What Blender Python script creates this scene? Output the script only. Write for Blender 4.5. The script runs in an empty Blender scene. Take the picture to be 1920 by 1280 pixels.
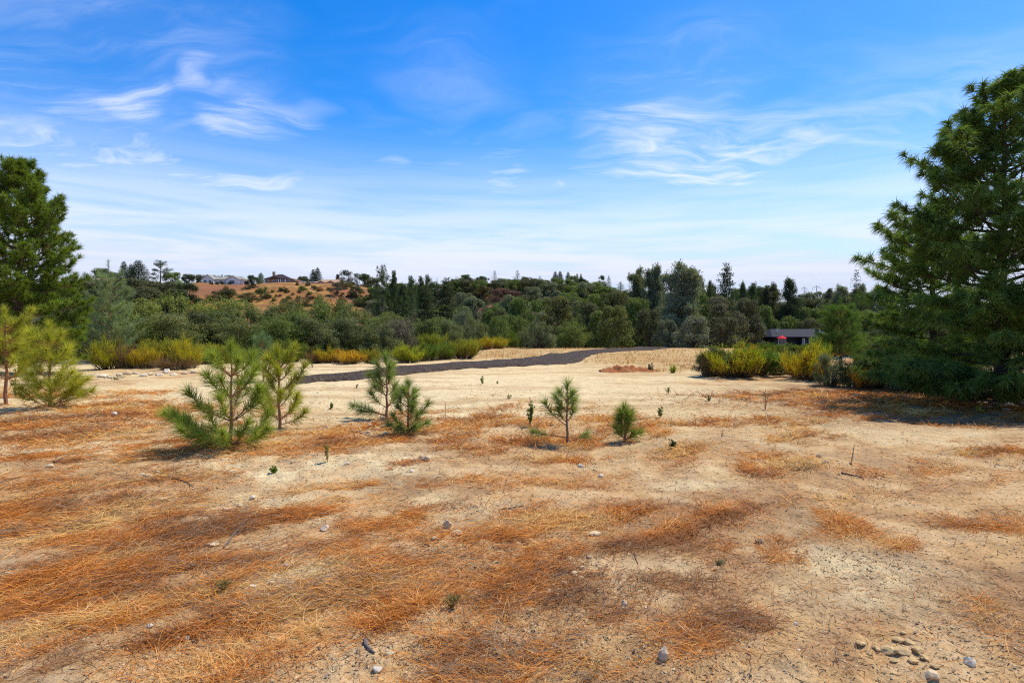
import bpy, math, random
import numpy as np
from mathutils import Vector, Matrix

# ------------------------------------------------------------------ camera, world, sun, exposure
SC = bpy.context.scene
COL = SC.collection
FPX = 1067.0          # focal length in photo pixels (1920 wide)
HZ = 622.0            # horizon row of the photo
EYE = 1.7
cam_d = bpy.data.cameras.new('camera')
cam_d.sensor_width = 36.0
cam_d.lens = 36.0 * FPX / 1920.0
cam_d.clip_start = 0.05
cam_d.clip_end = 9000.0
cam = bpy.data.objects.new('camera', cam_d)
cam.location = (0, 0, EYE)
cam.rotation_euler = (math.radians(90) - math.atan((640 - HZ) / FPX), 0, 0)
COL.objects.link(cam)
SC.camera = cam

SUN_EL, SUN_AZ = math.radians(61), math.radians(59)     # azimuth from +Y (away from the camera) towards +X
S = Vector((math.sin(SUN_AZ) * math.cos(SUN_EL), math.cos(SUN_AZ) * math.cos(SUN_EL), math.sin(SUN_EL)))
sun_d = bpy.data.lights.new('sun', 'SUN')
sun_d.energy = 3.9
sun_d.angle = math.radians(0.6)
sun_d.color = (1.0, 0.90, 0.74)
sun = bpy.data.objects.new('sun', sun_d)
sun.rotation_euler = S.to_track_quat('Z', 'Y').to_euler()
sun.location = (30, 30, 60)
COL.objects.link(sun)

SC.view_settings.view_transform = 'Standard'
SC.view_settings.look = 'None'
SC.view_settings.exposure = 0.40
SC.view_settings.gamma = 1.0
SC.view_settings.use_curve_mapping = False
SC.cycles.use_denoising = False
SC.cycles.filter_width = 1.15
SC.cycles.max_bounces = 6
SC.cycles.diffuse_bounces = 3
SC.cycles.transmission_bounces = 4
SC.cycles.transparent_max_bounces = 4

W = bpy.data.worlds.new('World')
SC.world = W
W.use_nodes = True
NT = W.node_tree
NT.nodes.clear()


class G:
    """small helper to write node graphs"""
    def __init__(self, nt):
        self.nt = nt

    def n(self, t, props=None, **ins):
        nd = self.nt.nodes.new(t)
        for k, v in (props or {}).items():
            setattr(nd, k, v)
        for k, v in ins.items():
            key = int(k[1:]) if k[0] == 'i' and k[1:].isdigit() else k.replace('_', ' ')
            s = nd.inputs[key]
            if isinstance(v, bpy.types.NodeSocket):
                self.nt.links.new(v, s)
            elif isinstance(v, bpy.types.Node):
                self.nt.links.new(v.outputs[0], s)
            else:
                s.default_value = v
        return nd

    def m(self, op, a, b=0.0, c=0.0, clamp=False):
        return self.n('ShaderNodeMath', {'operation': op, 'use_clamp': clamp}, i0=a, i1=b, i2=c).outputs[0]

    def ss(self, v, a, b, lo=0.0, hi=1.0):
        return self.n('ShaderNodeMapRange', {'interpolation_type': 'SMOOTHSTEP'}, Value=v, From_Min=a, From_Max=b,
                      To_Min=lo, To_Max=hi).outputs[0]

    def mix(self, f, a, b, mode='MIX'):
        nd = self.nt.nodes.new('ShaderNodeMix')
        nd.data_type = 'RGBA'
        nd.blend_type = mode
        nd.clamp_factor = True
        for s, v in ((nd.inputs[0], f), (nd.inputs[6], a), (nd.inputs[7], b)):
            if isinstance(v, bpy.types.NodeSocket):
                self.nt.links.new(v, s)
            else:
                s.default_value = v if not isinstance(v, tuple) or len(v) == 4 else (*v, 1)
        return nd.outputs[2]

    def noise(self, vec, scale, detail=4.0, rough=0.55, dist=0.0):
        return self.n('ShaderNodeTexNoise', None, Vector=vec, Scale=scale, Detail=detail, Roughness=rough, Distortion=dist)


ZOFF = 0.13


def sky_p(u, v):
    d = Vector(((u - 960) / FPX, 1.0, (HZ - v) / FPX)).normalized()
    return d.x / (d.z + ZOFF), d.y / (d.z + ZOFF)


def build_world():
    g = G(NT)
    sky = g.n('ShaderNodeTexSky', {'sky_type': 'NISHITA', 'sun_disc': False, 'sun_elevation': SUN_EL,
                                   'sun_rotation': SUN_AZ, 'altitude': 400.0, 'air_density': 1.0,
                                   'dust_density': 0.6, 'ozone_density': 2.0})
    hsv = g.n('ShaderNodeHueSaturation', None, Hue=0.509, Saturation=1.5, Value=1.12, Color=sky)
    tc = g.n('ShaderNodeTexCoord')
    sep = g.n('ShaderNodeSeparateXYZ', None, Vector=tc.outputs['Generated'])
    z = g.m('MAXIMUM', sep.outputs[2], 0.0)
    zc = g.m('ADD', z, ZOFF)
    px = g.m('DIVIDE', sep.outputs[0], zc)
    py = g.m('DIVIDE', sep.outputs[1], zc)
    P = g.n('ShaderNodeCombineXYZ', None, X=px, Y=py).outputs[0]
    wn = g.noise(P, 1.1, 3.0)
    off = g.n('ShaderNodeVectorMath', {'operation': 'SUBTRACT'}, i0=wn.outputs['Color'], i1=(0.5, 0.5, 0.5))
    off2 = g.n('ShaderNodeVectorMath', {'operation': 'SCALE'}, i0=off.outputs[0], Scale=0.85)
    Q = g.n('ShaderNodeVectorMath', {'operation': 'ADD'}, i0=P, i1=off2.outputs[0]).outputs[0]
    # streaky cirrus texture
    mp = g.n('ShaderNodeMapping', None, Vector=Q, Rotation=(0, 0, math.radians(-28)), Scale=(0.75, 2.1, 1.0))
    wis = g.noise(mp.outputs[0], 2.2, 9.0, 0.63, 0.5).outputs[0]
    wisp = g.ss(wis, 0.36, 0.70)
    fine = g.noise(mp.outputs[0], 7.0, 6.0, 0.6, 0.3).outputs[0]
    wisp = g.m('MULTIPLY', wisp, g.ss(fine, 0.2, 0.65, 0.55, 1.0))
    # places of the cloud patches
    blobs = [(1235, 285, 85, 62, 1.0), (1320, 312, 120, 44, 1.0), (1455, 288, 150, 26, .8), (1360, 352, 52, 46, .9),
             (1545, 262, 70, 22, .55), (280, 210, 46, 26, 1.0), (140, 190, 150, 38, .5), (485, 242, 44, 30, .9),
             (430, 205, 55, 45, .45), (365, 160, 20, 26, .7), (255, 285, 85, 15, .9), (180, 312, 260, 30, .85),
             (370, 330, 200, 30, .8), (470, 315, 60, 12, .7), (920, 300, 75, 20, .65), (925, 358, 62, 34, .65),
             (1070, 358, 26, 7, .7), (850, 150, 80, 36, .2), (745, 300, 26, 18, .4), (120, 30, 170, 50, .35),
             (640, 392, 90, 26, .5), (1700, 205, 130, 60, .35), (1640, 300, 110, 22, .5), (330, 15, 80, 40, .25)]
    tot = None
    for (u, v, ru, rv, st) in blobs:
        cx, cy = sky_p(u, v)
        ax, ay = sky_p(u - ru, v); bx, by = sky_p(u + ru, v)
        rx = math.hypot(bx - ax, by - ay) / 2
        ax, ay = sky_p(u, v - rv); bx, by = sky_p(u, v + rv)
        ry = math.hypot(bx - ax, by - ay) / 2
        rot = -math.atan2(cx, cy)
        mpp = g.n('ShaderNodeMapping', {'vector_type': 'TEXTURE'}, Vector=Q, Location=(cx, cy, 0), Rotation=(0, 0, rot),
                  Scale=(rx * 2.3, ry * 2.3, 1.0))
        ln = g.n('ShaderNodeVectorMath', {'operation': 'LENGTH'}, i0=mpp.outputs[0])
        mk = g.ss(ln.outputs['Value'], 0.1, 1.25, st, 0.0)
        tot = mk if tot is None else g.m('MAXIMUM', tot, mk)
    cir = g.m('MULTIPLY', tot, g.m('ADD', g.m('MULTIPLY', wisp, 1.05), 0.18))
    # thin cirrus everywhere, so the sky goes on outside the frame as it does inside
    gen = g.noise(mp.outputs[0], 0.55, 5.0, 0.6).outputs[0]
    genm = g.m('MULTIPLY', g.ss(gen, 0.45, 0.75), g.m('MULTIPLY', wisp, 0.4))
    cir = g.m('MAXIMUM', cir, genm)
    # stratus veil towards the horizon
    smp = g.n('ShaderNodeMapping', None, Vector=tc.outputs['Generated'], Scale=(3.0, 3.0, 34.0))
    st1 = g.noise(smp.outputs[0], 1.3, 6.0, 0.58, 0.4).outputs[0]
    low = g.ss(z, -0.02, 0.36, 1.0, 0.0)
    low2 = g.m('MULTIPLY', g.m('POWER', low, 1.0), g.ss(st1, 0.25, 0.66, 0.58, 1.0))
    low2 = g.m('MINIMUM', g.m('MULTIPLY', low2, 1.5), 0.97)
    # thin streaks halfway up, seen at a flat angle
    mp2 = g.n('ShaderNodeMapping', None, Vector=Q, Rotation=(0, 0, math.radians(-12)), Scale=(0.42, 1.5, 1.0))
    sn = g.noise(mp2.outputs[0], 1.5, 8.0, 0.62, 0.6).outputs[0]
    mid = g.m('MULTIPLY', g.ss(z, .48, .16), g.m('MULTIPLY', g.ss(sn, .44, .74), .62))
    cir = g.m('MAXIMUM', cir, mid)
    cloudf = g.m('MAXIMUM', g.m('MULTIPLY', cir, 0.78), low2, clamp=True)
    cc = g.mix(g.ss(st1, 0.30, 0.62), (3.05, 3.4, 4.5), (4.05, 4.3, 5.1))
    cc = g.mix(g.ss(z, 0.05, 0.25), cc, (4.95, 5.2, 6.1))
    colr = g.mix(cloudf, hsv.outputs[0], cc)
    bg = g.n('ShaderNodeBackground', None, Color=colr, Strength=0.148)
    g.n('ShaderNodeOutputWorld', None, Surface=bg)


build_world()

# ------------------------------------------------------------------ helpers
def sstep(a, b, x):
    t = np.clip((x - a) / (b - a), 0, 1)
    return t * t * (3 - 2 * t)


def vnoise(x, y, seed=0):
    x = np.asarray(x, dtype=np.float64); y = np.asarray(y, dtype=np.float64)
    xi = np.floor(x).astype(np.int64); yi = np.floor(y).astype(np.int64)
    fx = x - xi; fy = y - yi
    fx = fx * fx * fx * (fx * (fx * 6 - 15) + 10); fy = fy * fy * fy * (fy * (fy * 6 - 15) + 10)

    def hsh(a, b):
        h = (a * 374761393 + b * 668265263 + seed * 974634777) & 0xffffffff
        h = ((h ^ (h >> 13)) * 1274126177) & 0xffffffff
        h = ((h ^ (h >> 16)) * 2246822519) & 0xffffffff
        return ((h ^ (h >> 15)) & 0xffffff) / float(0xffffff)
    a = hsh(xi, yi); b = hsh(xi + 1, yi); c = hsh(xi, yi + 1); d = hsh(xi + 1, yi + 1)
    return (a * (1 - fx) + b * fx) * (1 - fy) + (c * (1 - fx) + d * fx) * fy


def fbm(x, y, oct=4, seed=0, gain=0.5):
    s = 0; a = 1; t = 0
    for i in range(oct):
        s = s + a * vnoise(x * 2 ** i + 17.3 * i, y * 2 ** i - 9.1 * i, seed + i * 7)
        t += a; a *= gain
    return s / t


RU = np.array([-600, 0, 150, 640, 700, 800, 900, 1000, 1100, 1200, 1300, 1500, 1700, 1900, 2600], float)
RV = np.array([535, 528, 531, 533, 545, 545, 534, 533, 541, 556, 568, 582, 586, 582, 580], float)


def large_h(x, y):
    """height of the land without its fine bumps"""
    ys = np.maximum(y, 1.0)
    u = 960 + FPX * x / ys
    zr = EYE + (HZ - np.interp(u, RU, RV)) / FPX * 250.0
    zr = np.where(y > 1, zr, 0)
    r = np.hypot(x, y)
    hill = sstep(135, 252, y) * (zr + 3.0)
    val = -3.0 * sstep(56, 108, y)
    far = -(zr - 8) * sstep(420, 1500, r) * (y > 1) * 0.8
    wav = (fbm(x * .03, y * .03, 3, 5) - .5) * 5 * sstep(110, 200, y)
    bank = .8 * np.exp(-(((x - 19.5) / 4.2) ** 2 + ((y - 33) / 3.5) ** 2)) + .6 * np.exp(-(((x - 25) / 4) ** 2 + ((y - 32) / 3.) ** 2))
    berm = 0.10 * np.exp(-(((x - 7.5) / 4.5) ** 2 + ((y - 26.5) / .9) ** 2))
    return hill + val + far + wav + bank + berm


def gh(x, y):
    x = np.asarray(x, float); y = np.asarray(y, float)
    r = np.hypot(x, y)
    near = 1 - sstep(40, 120, r)
    b = (fbm(x * .35, y * .35, 3, 11) - .5) * .16 * sstep(1.5, 9, r) * near
    b = b + (fbm(x * 1.7, y * 1.7, 3, 21) - .5) * .075 * near
    n2 = fbm(x * 9, y * 9, 3, 31)
    cl = fbm(x * .8, y * .8, 2, 41)
    b = b + (n2 - .5) * .035 * (.4 + 1.3 * sstep(.4, .7, cl)) * (1 - sstep(9, 22, r))
    n3 = fbm(x * 34, y * 34, 2, 51)
    b = b + np.maximum(n3 - .5, 0) * .035 * (.25 + sstep(.42, .7, cl)) * (1 - sstep(5, 11, r))
    return large_h(x, y) + b


def gh1(x, y):
    return float(gh(np.array([x]), np.array([y]))[0])


YS = np.geomspace(1.4, 420, 1100)


def g_at(u, v):
    """point of the ground seen at photo pixel (u, v)"""
    ys = YS
    for _ in range(2):
        hit = EYE + (HZ - v) / FPX * ys <= gh((u - 960) / FPX * ys, ys)
        k = int(np.argmax(hit)) if hit.any() else len(ys) - 1
        a, b = ys[max(k - 1, 0)], ys[k]
        ys = np.linspace(a, b + 1e-4, 24)
    y = float((a + b) / 2)
    x = (u - 960) / FPX * y
    return x, y, gh1(x, y)


def tag(o, label=None, cat=None, group=None, kind=None):
    if label: o['label'] = label
    if cat: o['category'] = cat
    if group: o['group'] = group
    if kind: o['kind'] = kind
    return o


def empty(name, loc, rz=0.0):
    o = bpy.data.objects.new(name, None)
    o.empty_display_size = 0.2
    o.location = loc
    o.rotation_euler = (0, 0, rz)
    COL.objects.link(o)
    return o


def link_mesh(name, me, parent=None, color=None):
    o = bpy.data.objects.new(name, me)
    COL.objects.link(o)
    if parent is not None:
        o.parent = parent
    if color is not None:
        o.color = (*color, 1)
    return o


class MB:
    """collects geometry for ONE mesh"""
    def __init__(self):
        self.v = []; self.f = []; self.c = []; self.n = 0

    def add(self, V, F, C=(1, 1, 1)):
        V = np.asarray(V, float).reshape(-1, 3)
        F = np.asarray(F, np.int64)
        self.v.append(V)
        C = np.asarray(C, float)
        if C.ndim == 1:
            C = np.tile(C[:3], (len(V), 1))
        self.c.append(C)
        self.f.append(F + self.n)
        self.n += len(V)
        return self

    def mesh(self, name, mat, smooth=False):
        V = np.concatenate(self.v); C = np.concatenate(self.c)
        me = bpy.data.meshes.new(name)
        me.vertices.add(len(V))
        me.vertices.foreach_set('co', V.astype(np.float32).ravel())
        lv = np.concatenate([f.ravel() for f in self.f])
        tot = np.concatenate([np.full(len(f), f.shape[1]) for f in self.f])
        st = np.concatenate([[0], np.cumsum(tot)[:-1]])
        me.loops.add(len(lv))
        me.loops.foreach_set('vertex_index', lv.astype(np.int32))
        me.polygons.add(len(tot))
        me.polygons.foreach_set('loop_start', st.astype(np.int32))
        ca = me.color_attributes.new('Col', 'FLOAT_COLOR', 'POINT')
        ca.data.foreach_set('color', np.concatenate([C, np.ones((len(C), 1))], 1).astype(np.float32).ravel())
        me.materials.append(mat)
        me.update(calc_edges=True)
        me.polygons.foreach_set('use_smooth', np.full(len(tot), smooth))
        return me

    def build(self, name, mat, parent=None, smooth=False, color=None):
        return link_mesh(name, self.mesh(name, mat, smooth), parent, color)

    # shapes ---------------------------------------------------------
    def tube(self, pts, rad, sides=6, C=(1, 1, 1), cap=True):
        pts = np.asarray(pts, float); n = len(pts)
        rad = np.broadcast_to(np.asarray(rad, float), (n,))
        t = np.gradient(pts, axis=0)
        t /= np.linalg.norm(t, axis=1, keepdims=True) + 1e-9
        ref = np.array([0, 0, 1.]) if abs(t[:, 2]).mean() < .8 else np.array([1., 0, 0])
        a = np.cross(t, ref); a /= np.linalg.norm(a, axis=1, keepdims=True) + 1e-9
        b = np.cross(t, a)
        th = np.arange(sides) * 2 * math.pi / sides
        V = pts[:, None, :] + rad[:, None, None] * (np.cos(th)[None, :, None] * a[:, None, :] + np.sin(th)[None, :, None] * b[:, None, :])
        i = np.arange(n - 1)[:, None] * sides; j = np.arange(sides)[None, :]; k = (j + 1) % sides
        F = np.stack([i + j, i + k, i + sides + k, i + sides + j], -1).reshape(-1, 4)
        C = np.asarray(C, float)
        if C.ndim == 2 and len(C) == n:
            C = np.repeat(C, sides, 0)
        self.add(V.reshape(-1, 3), F, C)
        if cap:
            self.f.append(np.array([[self.n - sides + q for q in range(sides)]]))
        return self

    def box(self, x0, y0, z0, x1, y1, z1, C=(1, 1, 1)):
        V = [(x0, y0, z0), (x1, y0, z0), (x1, y1, z0), (x0, y1, z0), (x0, y0, z1), (x1, y0, z1), (x1, y1, z1), (x0, y1, z1)]
        F = [(0, 3, 2, 1), (4, 5, 6, 7), (0, 1, 5, 4), (1, 2, 6, 5), (2, 3, 7, 6), (3, 0, 4, 7)]
        return self.add(V, F, C)


def unit(a):
    return a / (np.linalg.norm(a, axis=-1, keepdims=True) + 1e-9)


def leaves(mb, P, N, size, C, rng, aspect=.62):
    """leaf-shaped quads at P facing N"""
    n = len(P)
    r = unit(rng.normal(size=(n, 3)))
    a = unit(np.cross(N, r)); b = np.cross(N, a)
    s = (size * rng.uniform(.6, 1.3, n))[:, None] if np.ndim(size) == 0 else (np.asarray(size) * rng.uniform(.6, 1.3, n))[:, None]
    bend = N * s * .18
    V = np.stack([P - a * s, P - b * s * aspect + bend, P + a * s, P + b * s * aspect + bend], 1)
    F = np.arange(n * 4).reshape(n, 4)
    C = np.asarray(C)
    C = np.repeat(C if C.ndim == 2 else np.tile(C, (n, 1)), 4, 0)
    mb.add(V.reshape(-1, 3), F, C)


def jitter(base, n, rng, v=.28, h=.12):
    c = np.tile(np.asarray(base, float), (n, 1)) * rng.uniform(1 - v, 1 + v, (n, 1))
    c[:, 0] *= rng.uniform(1 - h, 1 + h, n)
    c[:, 2] *= rng.uniform(1 - h, 1 + h, n)
    return c


# ------------------------------------------------------------------ materials
def new_mat(name):
    m = bpy.data.materials.new(name)
    m.use_nodes = True
    m.node_tree.nodes.clear()
    return m, G(m.node_tree)


def simple_mat(name, col, rough=.7, bump=0.0, scale=20.0, var=.25, spec=.08):
    """one colour of the thing itself with some grain, times the vertex colour"""
    m, g = new_mat(name)
    tc = g.n('ShaderNodeTexCoord')
    no = g.noise(tc.outputs['Object'], scale, 5.0, .6).outputs[0]
    at = g.n('ShaderNodeVertexColor', {'layer_name': 'Col'})
    c0 = g.mix(1.0, at.outputs[0], (*col, 1), 'MULTIPLY')
    k = g.ss(no, .25, .75, 1 - var, 1 + var)
    c = g.n('ShaderNodeVectorMath', {'operation': 'SCALE'}, i0=c0, Scale=k)
    p = g.n('ShaderNodeBsdfPrincipled', None, Base_Color=c.outputs[0], Roughness=rough)
    p.inputs['Specular IOR Level'].default_value = spec
    if bump:
        b = g.n('ShaderNodeBump', None, Strength=.6, Distance=bump, Height=no)
        g.nt.links.new(b.outputs[0], p.inputs['Normal'])
    g.n('ShaderNodeOutputMaterial', None, Surface=p)
    return m


def foliage_mat(name, trans=.35, rough=.6, spec=.12):
    m, g = new_mat(name)
    at = g.n('ShaderNodeVertexColor', {'layer_name': 'Col'})
    oi = g.n('ShaderNodeObjectInfo')
    c = g.mix(1.0, at.outputs[0], oi.outputs['Color'], 'MULTIPLY')
    p = g.n('ShaderNodeBsdfPrincipled', None, Base_Color=c, Roughness=rough)
    p.inputs['Specular IOR Level'].default_value = spec
    tcol = g.mix(1.0, c, (1.25, 1.2, .5, 1), 'MULTIPLY')
    t = g.n('ShaderNodeBsdfTranslucent', None, Color=tcol)
    mx = g.n('ShaderNodeMixShader', None, Fac=trans, i1=p, i2=t)
    g.n('ShaderNodeOutputMaterial', None, Surface=mx)
    return m


M_LEAF = foliage_mat('leaf_foliage')
M_NEEDLE = foliage_mat("needle_foliage", .46, .55, .14)
M_STRAW = foliage_mat('straw', .25, .6, .2)
M_BARK = simple_mat('bark', (1, 1, 1), .9, .01, 25)
M_STONE = simple_mat('stone', (1, 1, 1), .85, .012, 18, .2)
M_WOOD = simple_mat('dead_wood', (1, 1, 1), .85, .004, 40, .3)


def ground_mat():
    m, g = new_mat('ground_soil')
    tc = g.n('ShaderNodeTexCoord')
    ob = tc.outputs['Object']
    at = g.n('ShaderNodeVertexColor', {'layer_name': 'Col'})
    ms = g.n('ShaderNodeAttribute', {'attribute_name': 'mask', 'attribute_type': 'GEOMETRY'})
    sp = g.n('ShaderNodeSeparateColor', None, Color=ms.outputs['Color'])
    near, litter, stony = sp.outputs[0], sp.outputs[1], sp.outputs[2]
    n1 = g.noise(ob, 5.0, 6.0, .62).outputs[0]
    n2 = g.noise(ob, 42.0, 5.0, .65).outputs[0]
    n3 = g.noise(ob, 160.0, 3.0, .6).outputs[0]
    k = g.m('MULTIPLY', g.ss(n1, .25, .75, .82, 1.16), g.ss(n2, .25, .75, .78, 1.2))
    k = g.m('MULTIPLY', k, g.ss(n3, .25, .75, .82, 1.16))
    c = g.n('ShaderNodeVectorMath', {'operation': 'SCALE'}, i0=at.outputs[0], Scale=k).outputs[0]
    # dark crumbs of litter and pale grit
    v1 = g.n('ShaderNodeTexVoronoi', {'feature': 'F1'}, Vector=ob, Scale=55.0, Randomness=1.0)
    crumb = g.m('MULTIPLY', g.ss(v1.outputs['Distance'], .12, .3, 1.0, 0.0), g.ss(n1, .45, .62))
    c = g.mix(g.m('MULTIPLY', crumb, .45), c, (.13, .085, .045, 1))
    mp = g.n('ShaderNodeMapping', None, Vector=ob, Rotation=(0, 0, math.radians(-40)), Scale=(14, 150, 1))
    fib = g.noise(mp.outputs[0], 1.0, 3.0, .6, 1.2).outputs[0]
    c = g.mix(g.m('MULTIPLY', g.ss(fib, .52, .66), g.m('MULTIPLY', litter, .75)), c, (.40, .19, .06, 1))
    c = g.mix(g.m('MULTIPLY', g.ss(fib, .46, .34), g.m('MULTIPLY', litter, .6)), c, (.11, .065, .035, 1))
    v2 = g.n('ShaderNodeTexVoronoi', {'feature': 'F1'}, Vector=ob, Scale=28.0, Randomness=1.0)
    grit = g.m('MULTIPLY', g.ss(v2.outputs['Distance'], .18, .26, 1.0, 0.0), g.m('MULTIPLY', stony, g.ss(n2, .42, .58)))
    c = g.mix(g.m('MULTIPLY', grit, .6), c, (.62, .53, .36, 1))
    p = g.n('ShaderNodeBsdfPrincipled', None, Base_Color=c, Roughness=.95)
    p.inputs['Specular IOR Level'].default_value = .08
    hgt = g.m('ADD', g.m('MULTIPLY', n2, .5), g.m('ADD', g.m('MULTIPLY', n3, .25), g.m('MULTIPLY', grit, .25)))
    b = g.n('ShaderNodeBump', None, Strength=.9, Distance=.03, Height=hgt)
    g.nt.links.new(b.outputs[0], p.inputs['Normal'])
    g.n('ShaderNodeOutputMaterial', None, Surface=p)
    return m


def road_mat():
    m, g = new_mat('dark_gravel')
    tc = g.n('ShaderNodeTexCoord')
    ob = tc.outputs['Object']
    v = g.n('ShaderNodeTexVoronoi', {'feature': 'F1'}, Vector=ob, Scale=14.0, Randomness=1.0)
    n1 = g.noise(ob, 1.5, 5.0, .6).outputs[0]
    n2 = g.noise(ob, 9.0, 5.0, .7).outputs[0]
    c = g.mix(g.ss(n2, .3, .7), (.026, .019, .013, 1), (.125, .09, .062, 1))
    c = g.mix(g.m('MULTIPLY', g.ss(v.outputs['Color'], .72, .95), .6), c, (.26, .20, .15, 1))
    c = g.mix(g.ss(n1, .6, .8, 0, .35), c, (.20, .15, .10, 1))
    p = g.n('ShaderNodeBsdfPrincipled', None, Base_Color=c, Roughness=.9)
    p.inputs['Specular IOR Level'].default_value = .15
    b = g.n('ShaderNodeBump', None, Strength=1.0, Distance=.08, Height=g.m('ADD', n2, v.outputs['Distance']))
    g.nt.links.new(b.outputs[0], p.inputs['Normal'])
    g.n('ShaderNodeOutputMaterial', None, Surface=p)
    return m


M_GROUND = ground_mat()
M_ROAD = road_mat()

# ------------------------------------------------------------------ ground
# beds of dead orange grass: pixel centre, half sizes, strength, tone 0 dark .. 1 straw, uprightness
BEDS = [(150, 940, 190, 30, 1, .5, .1), (230, 1005, 200, 40, 1, .3, .1), (60, 990, 150, 50, 1, .7, .1), (120, 1130, 190, 40, .9, .45, .1),
        (300, 1090, 190, 45, .95, .3, .15), (200, 1235, 170, 55, .95, .5, .2), (420, 1180, 170, 45, .7, .45, .1), (560, 1170, 160, 45, .8, .45, .1),
        (710, 995, 130, 38, 1, .5, .15), (600, 960, 150, 22, .85, .35, .1), (690, 915, 110, 14, .8, .4, .1), (760, 1160, 150, 48, 1, .35, .25),
        (700, 1100, 120, 35, .75, .35, .1), (1000, 965, 90, 24, .75, .4, .1), (1010, 1005, 50, 24, .85, .35, .1), (1210, 985, 110, 34, .85, .3, .15),
        (1340, 985, 90, 34, .75, .35, .1), (930, 1100, 110, 30, .55, .35, .1), (620, 828, 70, 12, .8, .5, .4), (840, 800, 90, 12, .9, .4, .6),
        (960, 790, 60, 16, 1, .4, .7), (1035, 826, 80, 14, 1, .4, .6), (900, 842, 70, 10, .8, .5, .4), (1070, 855, 50, 9, 1, .4, .4),
        (1210, 798, 100, 14, .95, .45, .6), (1150, 812, 60, 12, .9, .45, .5), (1350, 792, 70, 8, .9, .45, .4), (1255, 856, 50, 16, .8, .5, .3),
        (1530, 820, 50, 22, .95, .5, .3), (1480, 880, 70, 20, .9, .5, .3), (1600, 1000, 48, 24, .95, .6, .3), (1520, 1050, 48, 24, .95, .4, .35),
        (1830, 850, 90, 9, .8, .5, .2), (1865, 902, 50, 14, .75, .55, .2), (1840, 980, 60, 18, .8, .6, .25), (1800, 1140, 46, 28, .6, .35, .3),
        (240, 772, 130, 12, .9, .45, .4), (100, 805, 160, 20, .95, .2, .3), (400, 852, 160, 18, .95, .15, .1), (260, 838, 120, 14, .8, .4, .2),
        (560, 840, 90, 12, .7, .5, .3), (210, 715, 60, 5, .8, .4, .3), (340, 703, 60, 4, .6, .5, .3), (120, 740, 150, 8, .5, .5, .3),
        (760, 812, 60, 10, .8, .3, .3), (1360, 712, 60, 4, .7, .4, .3), (1420, 705, 50, 5, .7, .3, .3), (1640, 745, 250, 14, .8, .1, .1),
        (1830, 775, 150, 14, .9, .15, .1), (1690, 768, 150, 12, .9, .15, .1), (1560, 750, 90, 9, .7, .2, .1), (330, 905, 90, 10, .6, .45, .1), (60, 865, 90, 12, .6, .4, .1), (1000, 1230, 180, 30, .3, .3, .1),  # leading entries: brown litter put where the large pine's shadow falls, tinting the shade
        (1320, 1180, 120, 60, .45, .25, .15), (1550, 950, 60, 14, .6, .6, .2), (1700, 890, 120, 14, .45, .5, .2), (1390, 850, 60, 10, .6, .4, .2),
        (470, 1250, 160, 40, .7, .4, .2), (640, 1050, 130, 26, .55, .3, .1), (1110, 900, 90, 12, .45, .45, .1), (880, 905, 100, 12, .5, .4, .1)]
PALE = [(90, 838, 160, 14, 1), (470, 880, 130, 22, .9), (700, 872, 130, 14, .8), (520, 1100, 110, 36, .9), (880, 735, 330, 34, 1),
        (1150, 730, 250, 26, .8), (640, 700, 200, 12, 1), (240, 690, 220, 9, .9), (1600, 1110, 150, 60, .6), (480, 950, 110, 26, .8), (850, 960, 90, 22, .6),
        (1200, 1060, 120, 20, .3), (1420, 735, 180, 12, .8), (250, 1040, 80, 14, .4), (860, 770, 150, 12, 1), (1750, 820, 150, 14, .5), (1280, 900, 120, 16, .5),
        (60, 735, 120, 6, .8), (300, 735, 120, 9, .9), (760, 1030, 100, 20, .5)]
STRAW = [(960, 664, 110, 7, 1), (1060, 655, 120, 4, 1), (1220, 672, 130, 12, 1), (1280, 690, 60, 8, .9), (1250, 655, 130, 3.5, 1), (1500, 650, 180, 6, .6), (820, 652, 90, 5, .5)]


def to_px(x, y):
    ys = np.maximum(y, .3)
    return 960 + FPX * x / ys, HZ + EYE * FPX / ys


def field(L, x, y, warp=1.0):
    wx = x + (fbm(x * .9, y * .9, 3, 61) - .5) * .9 * warp * np.clip(y / 5, .5, 3)
    wy = y + (fbm(x * .9 + 40, y * .9, 3, 71) - .5) * .9 * warp * np.clip(y / 5, .5, 3)
    u, v = to_px(wx, wy)
    best = np.zeros_like(x); args = []
    acc = [np.zeros_like(x) for _ in range(len(L[0]) - 5)]
    wsum = np.zeros_like(x) + 1e-6
    for b in L:
        q = ((u - b[0]) / (b[2] * 1.1)) ** 2 + ((v - b[1]) / (b[3] * 1.1)) ** 2
        s = b[4] * np.exp(-q * q * .7)
        best = np.maximum(best, s)
        wsum = wsum + s
        for i in range(len(acc)):
            acc[i] = acc[i] + s * b[5 + i]
    return (best, *[a / wsum for a in acc])


def bed_density(x, y):
    d, tone, up = field(BEDS, x, y)
    c, s = math.cos(math.radians(40)), math.sin(math.radians(40))
    xr = x * c + y * s; yr = -x * s + y * c
    st = fbm(xr * .7, yr * 3.6, 4, 81)
    fine = fbm(x * 3.1, y * 3.6, 3, 85)
    bg = sstep(.50, .74, fbm(xr * .8 + 9, yr * 2.2, 4, 91)) * .62 * (.35 + .85 * sstep(.4, .6, fine)) * (1 - sstep(9, 16, y)) * (1 - .85 * sstep(-.6, 1.6, x - .1 * y))
    dd = np.clip(d * (.12 + 1.3 * sstep(.28, .68, st)) * (.35 + .95 * sstep(.28, .66, fine)) * (1 - .22 * sstep(-.1, .2, x / np.maximum(y, .5)) * (1 - sstep(7, 9, y))), 0, 1)
    return np.maximum(dd, bg), np.where(d > bg, tone, .35), up


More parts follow.
